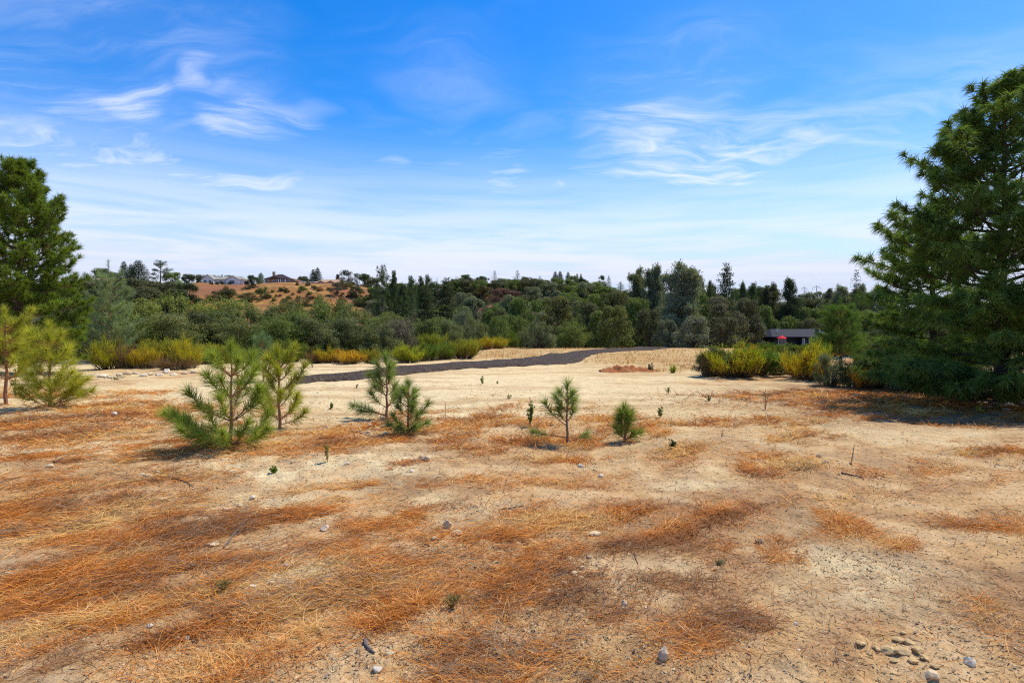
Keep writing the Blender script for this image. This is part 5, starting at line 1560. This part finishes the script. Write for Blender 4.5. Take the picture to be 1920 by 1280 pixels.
def dirt_mound():
    x, y, z = g_at(1185, 697)
    rng = np.random.default_rng(9)
    n, m = 46, 16
    X, Y = np.meshgrid(np.linspace(-1.35, 1.5, n), np.linspace(-.5, .5, m), indexing='ij')
    env = np.clip(1 - (X / 1.5) ** 2, 0, 1) ** .6 * np.clip(1 - (Y / .5) ** 2, 0, 1)
    Z = env * (.22 + .75 * (fbm(X * 3.2 + 5, Y * 3.2, 4, 3) - .38)) - .03
    Z *= .6
    Z *= .65 + .5 * np.exp(-((X + .5) / .8) ** 2)
    i = np.arange(n - 1)[:, None] * m; j = np.arange(m - 1)[None]
    F = np.stack([i + j, i + m + j, i + m + j + 1, i + j + 1], -1).reshape(-1, 4)
    nn = fbm(X * 1.5, Y * 1.5, 3, 33).ravel()[:, None]
    C = np.array((.27, .085, .026)) * (1 - nn) * 1.2 + np.array((.36, .17, .07)) * nn
    o = MB().add(np.stack([X, Y, Z], -1).reshape(-1, 3), F, C).build('dirt_mound', M_STONE)
    o.location = (x, y + .3, z)
    tag(o, 'low crumbly mound of red-brown dirt beside the dry grass', 'dirt mound')


dirt_mound()


# ------------------------------------------------------------------ sticks and bark
def stick(label, pix, r, col=(.17, .14, .12), forks=(), lift=.0, name='fallen_stick'):
    P = []
    for k, (u, v) in enumerate(pix):
        x, y, z = g_at(u, v)
        P.append((x, y, z + r * .8 + lift * k / max(1, len(pix) - 1)))
    P = np.array(P)
    o = P[0].copy()
    mb = MB().tube(P - o, np.linspace(r, r * .45, len(P)), 7, col)
    for f in forks:
        Q = np.array([(lambda g: (g[0], g[1], g[2] + r * .6 + .015))(g_at(u, v)) for u, v in f])
        mb.tube(Q - o, np.linspace(r * .6, r * .25, len(Q)), 6, col)
    s = mb.build(name, M_WOOD)
    s.location = o
    tag(s, label, 'stick')


stick('pale grey broken stick lying aslant left of centre', [(416, 1030), (428, 1018), (436, 1008), (449, 998), (461, 984)], .008, (.15, .125, .105), [[(436, 1008), (444, 1006), (450, 1000)]], .05)
stick('curved dark twig in the bare soil left of centre', [(322, 898), (338, 902), (350, 907), (362, 918)], .010, (.12, .09, .07))
stick('dark twig at the left edge above the orange mats', [(-6, 920), (10, 914), (28, 909), (44, 907)], .009, (.12, .09, .07))
stick('thin dark stick above the orange patch at centre', [(938, 957), (955, 955), (983, 950)], .007, (.10, .075, .06))
stick('thin dark stick lying on the soil left of the cream heap', [(850, 1090), (864, 1087), (880, 1083)], .006, (.09, .07, .055))
stick('charred stick leaning on the cream stone heap', [(1040, 1086), (1055, 1080), (1070, 1076)], .010, (.13, .11, .09))
stick('thin twig low right of the cream stone heap', [(1085, 1112), (1105, 1107), (1126, 1104)], .006, (.12, .085, .06))
stick('curled dark bark piece at the bottom left of centre', [(682, 1208), (684, 1218), (692, 1226), (700, 1232)], .012, (.14, .12, .11))
stick('long thin stalk above the curled bark piece', [(678, 1190), (690, 1205), (708, 1222), (724, 1240)], .003, (.24, .16, .09))
stick('dark stick in the pale soil at left of the widest young pine', [(180, 816), (195, 815), (206, 813)], .012, (.12, .09, .07))
stick('long brown stick below the grass tuft at far left', [(98, 868), (118, 858), (140, 848)], .012, (.20, .13, .085))
stick('grey flat stick lying left of the foot of the shorter young pine', [(655, 808), (675, 812), (700, 820)], .016, (.36, .32, .28))
stick('dark twig among litter right of the cream heap', [(1190, 1040), (1194, 1052), (1198, 1061)], .005, (.10, .075, .06))
stick('twig poking up out of the hollow on the right', [(1598, 872), (1601, 870), (1604, 867)], .010, (.12, .09, .06), lift=.22)
stick('dark twig lying before the hollow on the right', [(1580, 888), (1600, 893), (1624, 898)], .012, (.15, .10, .07))
stick('twig on the bare slope at the upper left of the seedlings', [(238, 756), (252, 760), (270, 763)], .012, (.12, .09, .07))


# ------------------------------------------------------------------ small green weeds and sprigs
def weed(label, u, v, w, h, seed, col=(.10, .15, .03), leaf=.03, n=50, stems=5, upright=1.0, stem_col=(.14, .12, .05), name='weed', wide=.5):
    x, y, z = g_at(u, v)
    rng = np.random.default_rng(seed)
    Hh, R = h / FPX * y, w / FPX * y / 2
    r = empty(name, (x, y, z)); tag(r, label, 'weed')
    st = MB(); lf = MB()
    per = max(3, n // stems)
    for i in range(stems):
        a = rng.uniform(0, 6.28)
        rr = R * rng.uniform(.2, 1)
        e = np.array([rr * math.cos(a), rr * math.sin(a), Hh * rng.uniform(.55, 1.0)])
        if i == 0: e = np.array([0, 0, Hh])
        pt = np.array([[0, 0, -.01], e * (.35, .35, .5), e])
        st.tube(pt, [max(.003, .012 * Hh), .003, .0015], 5, stem_col)
        t = rng.uniform(.3, 1.0, per)
        P = np.stack([np.interp(t, [0, .5, 1], pt[:, k]) for k in range(3)], 1) + rng.normal(size=(per, 3)) * leaf * .45
        P[:, 2] = np.maximum(P[:, 2], .01)
        leaves(lf, P, unit(rng.normal(size=(per, 3)) + np.array([0, 0, .8])), leaf, jitter(col, per, rng, .3), rng, wide)
    st.build('stem', M_BARK, r); lf.build('foliage', M_LEAF, r)


weed('small bright green weed on pale soil before the road', 905, 720, 14, 16, 1, (.12, .18, .03), .035, 60)
weed('small green weed on pale soil right of the second young pine', 620, 769, 11, 14, 2, (.13, .18, .03), .03, 60)
weed('glossy green sprig right of the smallest pine seedling', 1238, 784, 15, 22, 3, (.12, .17, .03), .035, 50, 3)
weed('dark green weed on bare soil below the glossy sprig', 1262, 842, 13, 14, 4, (.05, .085, .025), .03, 50)
weed('lowest bright green weed, flat in the pale soil on the left', 512, 888, 20, 13, 5, (.11, .19, .025), .028, 46)
weed('tall dark weed with green top left of the upright pine seedling', 994, 800, 22, 54, 6, (.11, .16, .035), .03, 160, 9)
weed('thin twiggy sapling with few leaves on the right', 1436, 768, 18, 40, 7, (.14, .18, .04), .022, 16, 6, stem_col=(.20, .12, .07))
weed('small pale weed with a bare patch right of the glossy sprig', 1330, 752, 14, 10, 8, (.12, .15, .05), .03, 40)
weed('low yellow-green weed on pale soil at centre right', 1254, 738, 14, 12, 9, (.20, .22, .05), .03, 40)
weed('tiny yellow-green weed right of the pale track', 954, 748, 16, 9, 10, (.2, .22, .05), .025, 30)
weed('tiny green weed in pale soil before the road, right', 933, 720, 8, 7, 11, (.12, .17, .03), .025, 24)
weed('tiny green weed left of the slender young pine', 668, 728, 8, 8, 12, (.09, .13, .03), .03, 24)
weed('tiny green weed before the left end of the road', 585, 690, 7, 8, 13, (.08, .12, .03), .03, 24)
weed('pale stalk with green foot below the second young pine', 613, 868, 18, 36, 14, (.22, .22, .07), .02, 60, 4, stem_col=(.33, .24, .1))
weed('small green tuft in the orange mats at bottom left', 415, 1110, 40, 22, 15, (.26, .21, .06), .009, 60, 34, stem_col=(.30, .24, .08))
weed('olive tuft in the orange grass at bottom centre', 846, 1145, 40, 28, 16, (.28, .22, .06), .009, 70, 40, stem_col=(.32, .24, .08))
weed('low olive creeping weed right of centre in the foreground', 1350, 1062, 44, 12, 17, (.26, .22, .08), .009, 60, 16, stem_col=(.28, .22, .09))
weed('yellow weed at the shade edge, left of the white stone scatter', 1840, 775, 16, 18, 18, (.28, .25, .03), .03, 60, 6)
weed('green weed among the white stone scatter', 1872, 768, 14, 16, 19, (.12, .17, .04), .03, 50, 5)
weed('small weed in the litter under the right-hand shrubs', 1655, 760, 12, 12, 20, (.12, .13, .04), .03, 36, 5)
weed('leafless small twig standing in bare soil right of the dark weed', 1355, 821, 8, 22, 21, (.3, .2, .1), .01, 4, 3, stem_col=(.22, .13, .08))
weed('pale dry stalk behind the shorter young pine', 835, 782, 8, 30, 22, (.42, .32, .14), .012, 24, 3, stem_col=(.42, .3, .13))
weed('leafy sprig with yellow leaves at the foot of the reddish-stemmed pine', 28, 745, 50, 60, 23, (.22, .20, .03), .05, 110, 8, stem_col=(.13, .1, .08))
weed('low dark green creeping weed before the stone row at left', 220, 712, 44, 8, 24, (.08, .11, .05), .03, 90, 12)
weed('white-stemmed weed in the shade before the large pine, left', 1745, 735, 22, 36, 25, (.25, .32, .2), .02, 30, 5, stem_col=(.5, .48, .38))
weed('white-stemmed weed in the shade before the large pine, right', 1790, 742, 24, 36, 26, (.25, .32, .2), .02, 30, 4, stem_col=(.5, .48, .38))


# ------------------------------------------------------------------ houses on the hill and beyond the road
def wall_mat(name, c, **k):
    return simple_mat(name, c, .8, 0, 3, .08, **k)


M_WHITE = wall_mat('white_render', (.70, .69, .66)); M_CREAM = wall_mat('cream_render', (.60, .54, .44)); M_TANW = wall_mat('tan_render', (.40, .27, .17))
M_DARKW = wall_mat('dark_grey_siding', (.035, .035, .04)); M_TRIM = wall_mat('white_trim', (.78, .78, .78)); M_BRICKW = wall_mat('brown_wall', (.28, .15, .09))
M_ROOFG = simple_mat('grey_green_shingles', (.30, .30, .25), .85, .02, 6, .15); M_ROOFT = simple_mat('tan_tiles', (.42, .28, .18), .85, .02, 6, .2)
M_ROOFD = simple_mat('slate_shingles', (.035, .037, .044), .75, .02, 6, .25); M_ROOFB = simple_mat('brown_black_shingles', (.055, .042, .045), .8, .02, 6, .2)
M_RED = simple_mat('red_canvas', (.65, .02, .03), .7, 0, 10, .08); M_METAL = simple_mat('pale_metal', (.5, .52, .54), .5, 0, 10, .1)
gm, gg = new_mat('window_glass')
_p = gg.n('ShaderNodeBsdfPrincipled', None, Base_Color=(.03, .04, .05, 1), Roughness=.08)
gg.n('ShaderNodeOutputMaterial', None, Surface=_p)
M_GLASS = gm


def hip_roof(mb, x0, x1, y0, y1, z, h, ov=.4, inset=None, t=.18):
    ins = (y1 - y0) / 2 if inset is None else inset
    a = [(x0 - ov, y0 - ov, z), (x1 + ov, y0 - ov, z), (x1 + ov, y1 + ov, z), (x0 - ov, y1 + ov, z)]
    ym = (y0 + y1) / 2
    r = [(x0 - ov + ins, ym, z + h), (x1 + ov - ins, ym, z + h)]
    V = a + [(p[0], p[1], p[2] - t) for p in a] + r
    mb.add(V, [(0, 1, 9, 8), (2, 3, 8, 9), (0, 4, 5, 1), (1, 5, 6, 2), (2, 6, 7, 3), (3, 7, 4, 0), (4, 7, 6, 5)])
    mb.f.append(np.array([(1, 2, 9), (3, 0, 8)]) + mb.n - len(V))


def gable_front(mb, wl, x0, x1, y0, y1, z, h, ov=.35, t=.16):
    """gable whose triangle looks at the camera (-y)"""
    xm = (x0 + x1) / 2
    k = h / ((x1 - x0) / 2)
    for s, xe in ((-1, x0 - ov), (1, x1 + ov)):
        ze = z - ov * k
        V = [(xe, y0 - ov, ze), (xm, y0 - ov, z + h), (xm, y1, z + h), (xe, y1, ze)]
        V = V + [(p[0], p[1], p[2] + t) for p in V]
        mb.add(V, [(0, 1, 2, 3), (4, 7, 6, 5), (0, 4, 5, 1), (1, 5, 6, 2), (2, 6, 7, 3), (3, 7, 4, 0)])
    wl.add([(x0, y0, z), (x1, y0, z), (xm, y0, z + h - .02)], np.array([(0, 1, 2)]))


def window(parent, x0, x1, z0, z1, y, frame=M_TRIM, mull=1):
    f = MB(); b = .09
    for (a0, a1, c0, c1) in ((x0, x1, z0, z0 + b), (x0, x1, z1 - b, z1), (x0, x0 + b, z0 + b, z1 - b), (x1 - b, x1, z0 + b, z1 - b)):
        f.box(a0, y - .07, c0, a1, y + .02, c1)
    for i in range(mull):
        xm = x0 + (x1 - x0) * (i + 1) / (mull + 1)
        f.box(xm - .035, y - .065, z0 + b, xm + .035, y + .015, z1 - b)
    w = f.build('window', frame, parent)
    MB().box(x0 + b, y - .03, z0 + b, x1 - b, y - .005, z1 - b).build('pane', M_GLASS, w)


def house(name, label, u0, u1, vb, D, cat='house'):
    """Empty at the foot of a house whose front spans pixels u0..u1 at distance D; returns root, half width"""
    x = ((u0 + u1) / 2 - 960) / FPX * D
    z = EYE + (HZ - vb) / FPX * D
    zg = gh1(x, D)
    r = empty(name, (x, D, min(z, zg + .6)))
    tag(r, label, cat)
    return r, (u1 - u0) / FPX * D / 2


# pale house far left
r, hw = house('pale_house', 'pale house with tan hip roof, farthest left on the ridge', 177, 206, 530, 262)
MB().box(-hw, 0, -3, hw, 7, 2.6).build('wall', M_CREAM, r)
m = MB(); hip_roof(m, -hw, hw, 0, 7, 2.6, 1.9, .5); m.build('roof', M_ROOFT, r)
window(r, .2, 1.6, .7, 1.9, 0); window(r, 2.0, 3.0, .7, 1.9, 0); window(r, -2.6, -1.4, .7, 1.9, 0)
# white ranch house
r, hw = house('ranch_house', 'long white ranch house with grey-green roof and two front gables', 383, 457, 534, 258)
w_ = MB().box(-hw, 0, -3, hw, 9, 2.5).box(-hw, -1.6, -3, -hw + 5.2, -.002, 2.5).box(hw - 7.5, -1.0, -3, hw - 1.2, -.002, 2.3)
rf = MB(); hip_roof(rf, -hw, hw, 0, 9, 2.5, 1.7, .5, 3.2)
gable_front(rf, w_, -hw, -hw + 5.2, -1.6, 3.0, 2.5, 1.9); gable_front(rf, w_, hw - 7.5, hw - 1.2, -1.0, 3.0, 2.3, 1.7)
w_.build('wall', M_WHITE, r); rfo = rf.build('roof', M_ROOFG, r)
MB().box(-2.9, 3.6, 3.4, -2.1, 4.4, 5.0).build('chimney', M_WHITE, rfo)
window(r, -hw + .8, -hw + 2.2, .1, 2.0, -1.6, mull=0); window(r, -hw + 3.0, -hw + 4.4, .1, 2.0, -1.6, mull=0)
window(r, -2.0, -.4, .6, 1.9, 0); window(r, .4, 1.6, .6, 1.9, 0); window(r, hw - 5.8, hw - 3.4, .5, 1.9, -1.0)
r, hw = house('white_shed', 'small white shed at the right end of the white ranch house', 463, 472, 535, 257, 'shed')
MB().box(-hw, 0, -2, hw, 3, 1.4).build('wall', M_WHITE, r); m = MB(); hip_roof(m, -hw, hw, 0, 3, 1.4, .25, .1, .2, .08); m.build('roof', M_METAL, r)
# dark-roofed house with chimney
r, hw = house('hilltop_house', 'brown house with dark roof, brick chimney and white posts on the orange hill', 497, 552, 532.5, 258)
w_ = MB().box(-hw, 0, -3, hw, 9, 2.4)
rf = MB(); hip_roof(rf, -hw + .5, hw - 3, 0, 9, 2.4, 2.4, .6)
gable_front(rf, w_, -hw + 2.6, -hw + 7.0, -.02, 4.0, 2.4, 1.1)
w_.build('wall', M_BRICKW, r); rfo = rf.build('roof', M_ROOFB, r)
MB().box(-hw + 2.2, 3.2, 2.6, -hw + 3.2, 4.2, 5.9).build('chimney', M_TANW, rfo)
window(r, -hw + .5, -hw + 1.9, .5, 2.0, 0, mull=0); window(r, -hw + 3.4, -hw + 6.3, .2, 2.0, -.02, mull=2); window(r, .6, 2.4, .4, 2.0, 0); window(r, 3.4, 4.6, .4, 2.0, 0, mull=0)
for px in (-hw + 7.4, -.2, 3.0):
    MB().box(px - .15, -.5, -2, px + .15, -.2, 2.2).build('post', M_TRIM, r)
r, hw = house('low_outbuilding', 'low brown outbuilding right of the dark-roofed hilltop house', 540, 556, 533, 256, 'outbuilding')
MB().box(-hw, 0, -2, hw, 5, 1.2).build('wall', M_TANW, r); m = MB(); hip_roof(m, -hw, hw, 0, 5, 1.2, .8, .3); m.build('roof', M_ROOFB, r)
# white patio cover
r, hw = house('patio_cover', 'flat white patio cover on posts left of the tan-roofed house', 561, 592, 534.5, 255, 'patio cover')
MB().box(-hw, 0, 1.3, hw, 4, 1.55).build('roof', M_TRIM, r)
for px in (-hw + .2, -hw / 3, hw / 3, hw - .25):
    MB().box(px - .12, .1, -2, px + .12, .35, 1.298).build('post', M_TRIM, r)
MB().box(-hw, 4.0, -2, hw, 4.2, 1.25).build('back_wall', M_WHITE, r)
# tan-roofed house
r, hw = house('tan_house', 'wide house with tan tiled roof and twin low gables on the hill', 594, 640, 535, 258)
w_ = MB().box(-hw, 0, -3, hw, 9, 1.6)
rf = MB(); hip_roof(rf, -hw, hw, 0, 9, 1.6, 1.7, .5, 2.0)
gable_front(rf, w_, -hw + .5, -hw + 4.0, -.6, 4, 1.3, .9); gable_front(rf, w_, -.8, 3.0, -.6, 4, 1.3, .95)
w_.box(-hw + .5, -.6, -3, -hw + 4.0, -.002, 1.3).box(-.8, -.6, -3, 3.0, -.002, 1.3)
w_.build('wall', M_TANW, r); rf.build('roof', M_ROOFT, r)
window(r, -hw + 1.2, -hw + 3.2, .1, 1.1, -.6); window(r, 0, 2.2, .1, 1.1, -.6); window(r, -3.6, -1.8, .1, 1.1, 0)
# white hilltop house at the centre
r, hw = house('white_hilltop_house', 'white house with low grey roof on the ridge at centre', 924, 968, 535, 245)
w_ = MB().box(-hw, 0, -3, 1.0, 8, 1.9).box(1.002, 1.2, -3, hw, 8, 1.7)
w_.build('wall', M_WHITE, r); rf = MB(); hip_roof(rf, -hw, 1.0, 0, 8, 1.9, .8, .4); hip_roof(rf, 1.5, hw, 1.2, 8, 1.7, .8, .4); rf.build('roof', M_ROOFD, r)
window(r, -hw + .8, -hw + 2.0, .4, 1.5, 0, mull=0); window(r, -2.0, -.6, .4, 1.5, 0); window(r, 2.0, 3.2, .3, 1.3, 1.2)
# roof showing below the cypress pair
r, hw = house('grey_roofed_house', 'flat grey roof of a house half hidden below the cypress-shaped pair', 1034, 1052, 537, 232)
MB().box(-hw, 0, -3, hw, 6, .4).build('wall', M_CREAM, r); m = MB(); hip_roof(m, -hw, hw, 0, 6, .4, .6, .3); m.build('roof', M_ROOFG, r)
# little house between the sparse pines
r, hw = house('gabled_house', 'white gable and dark blue roof glimpsed between the slim centre pines', 750, 776, 592, 168)
w_ = MB().box(-hw, 0, -4, hw, 7, 1.6); rf = MB(); hip_roof(rf, -hw, hw, 0, 7, 1.6, 1.7, .3, .4); gable_front(rf, w_, 0, 2.6, -.4, 3.5, 1.5, 1.2); w_.box(0, -.4, -4, 2.6, -.002, 1.5)
w_.build('wall', M_WHITE, r); rf.build('roof', simple_mat('blue_black_shingles', (.03, .04, .07), .7, .02, 6, .15), r); window(r, .7, 1.9, .2, 1.2, -.4, mull=0)
# dark grey house on the right
DG = 112.0
r, hw = house('grey_house', 'long single-storey dark house with slate grey roof right of the wood', 1452, 1562, 648, DG)
zb = r.location.z
eave = EYE + (HZ - 631) / FPX * DG - zb; ridge = EYE + (HZ - 616.5) / FPX * DG - zb
MB().box(-hw, 0, -3, hw, 9, eave).box(-1.2, -1.5, -3, hw - 1, -.002, eave - .15).build('wall', M_DARKW, r)
rf = MB(); hip_roof(rf, -hw, hw, 0, 9, eave, ridge - eave, .8, 2.0); rf.box(-1.6, -2.0, eave - .14, hw - .8, -.81, eave - .02)
rfo = rf.build('roof', M_ROOFD, r)
for px, hh in ((-4.3, .8), (4.2, .7)):
    MB().tube([(px, 2.0, eave + .3), (px, 2.0, eave + .75 + hh)], .09, 8).build('vent_pipe', M_TRIM, rfo)
MB().box(3.2, 1.4, eave + .2, 3.7, 1.9, eave + 1.45).build('chimney', M_DARKW, rfo)
MB().box(2.2, .4, eave + .14, 3.9, 1.3, eave + .36).build('roof_box', M_DARKW, rfo)
for a, b in ((-1.0, -.6), (.3, 1.3), (1.5, 2.4), (2.7, 3.6)):
    window(r, a, b, eave - 1.5, eave - .35, -1.5, mull=0)
window(r, -5, -3.6, eave - 1.6, eave - .5, 0)


def umbrella():
    x = (1466 - 960) / FPX * (DG - 4); y = DG - 4
    top = EYE + (HZ - 628.5) / FPX * y
    z = gh1(x, y)
    r = empty('patio_umbrella', (x, y, z)); tag(r, 'red patio umbrella open in front of the dark grey house', 'umbrella')
    h = top - z
    n = 8; R = .95
    V = [(0, 0, h)] + [(R * math.cos(i * math.pi / 4), R * math.sin(i * math.pi / 4), h - .55) for i in range(n)] + [(R * math.cos(i * math.pi / 4), R * math.sin(i * math.pi / 4), h - .70) for i in range(n)]
    mb = MB().add(V, np.array([(0, 1 + i, 1 + (i + 1) % n) for i in range(n)]))
    mb.f.append(np.array([(1 + i, 1 + n + i, 1 + n + (i + 1) % n, 1 + (i + 1) % n) for i in range(n)]))
    mb.build('canopy', M_RED, r)
    MB().tube([(0, 0, 0), (0, 0, h - .03)], .03, 8).build('pole', M_METAL, r)
    for i in range(n):
        MB().tube([(0, 0, h - .08), (R * .97 * math.cos(i * math.pi / 4), R * .97 * math.sin(i * math.pi / 4), h - .6)], .012, 4).build('rib', M_METAL, r)


umbrella()


# ------------------------------------------------------------------ power poles
def power_pole(u, vt, D, label, arm):
    x = (u - 960) / FPX * D
    z = gh1(x, D) - .5
    H = EYE + (HZ - vt) / FPX * D - z
    r = empty('power_pole', (x, D, z), .25); tag(r, label, 'power pole', 'power poles on the right horizon')
    MB().tube([(0, 0, 0), (0, 0, H)], [.38, .22], 8).build('shaft', M_METAL, r)
    for s in (-1, 1):
        MB().tube([(0, 0, H - .1), (s * arm * .5, 0, H - .7), (s * arm, 0, H - 1.7)], [.2, .15, .1], 6).build('arm', M_METAL, r)
        MB().tube([(s * arm, 0, H - 1.65), (s * arm, 0, H - 3.2)], .10, 6).build('insulator', M_METAL, r)
        MB().tube([(s * arm * .5, 0, H - .7), (s * arm * .5, 0, H - 1.9)], .09, 6).build('insulator', M_METAL, r)


power_pole(1507, 538, 440, 'left and lower of two tall power poles with drooping arms', 2.7)
power_pole(1530.5, 536, 410, 'right and taller of two tall power poles with drooping arms', 3.6)
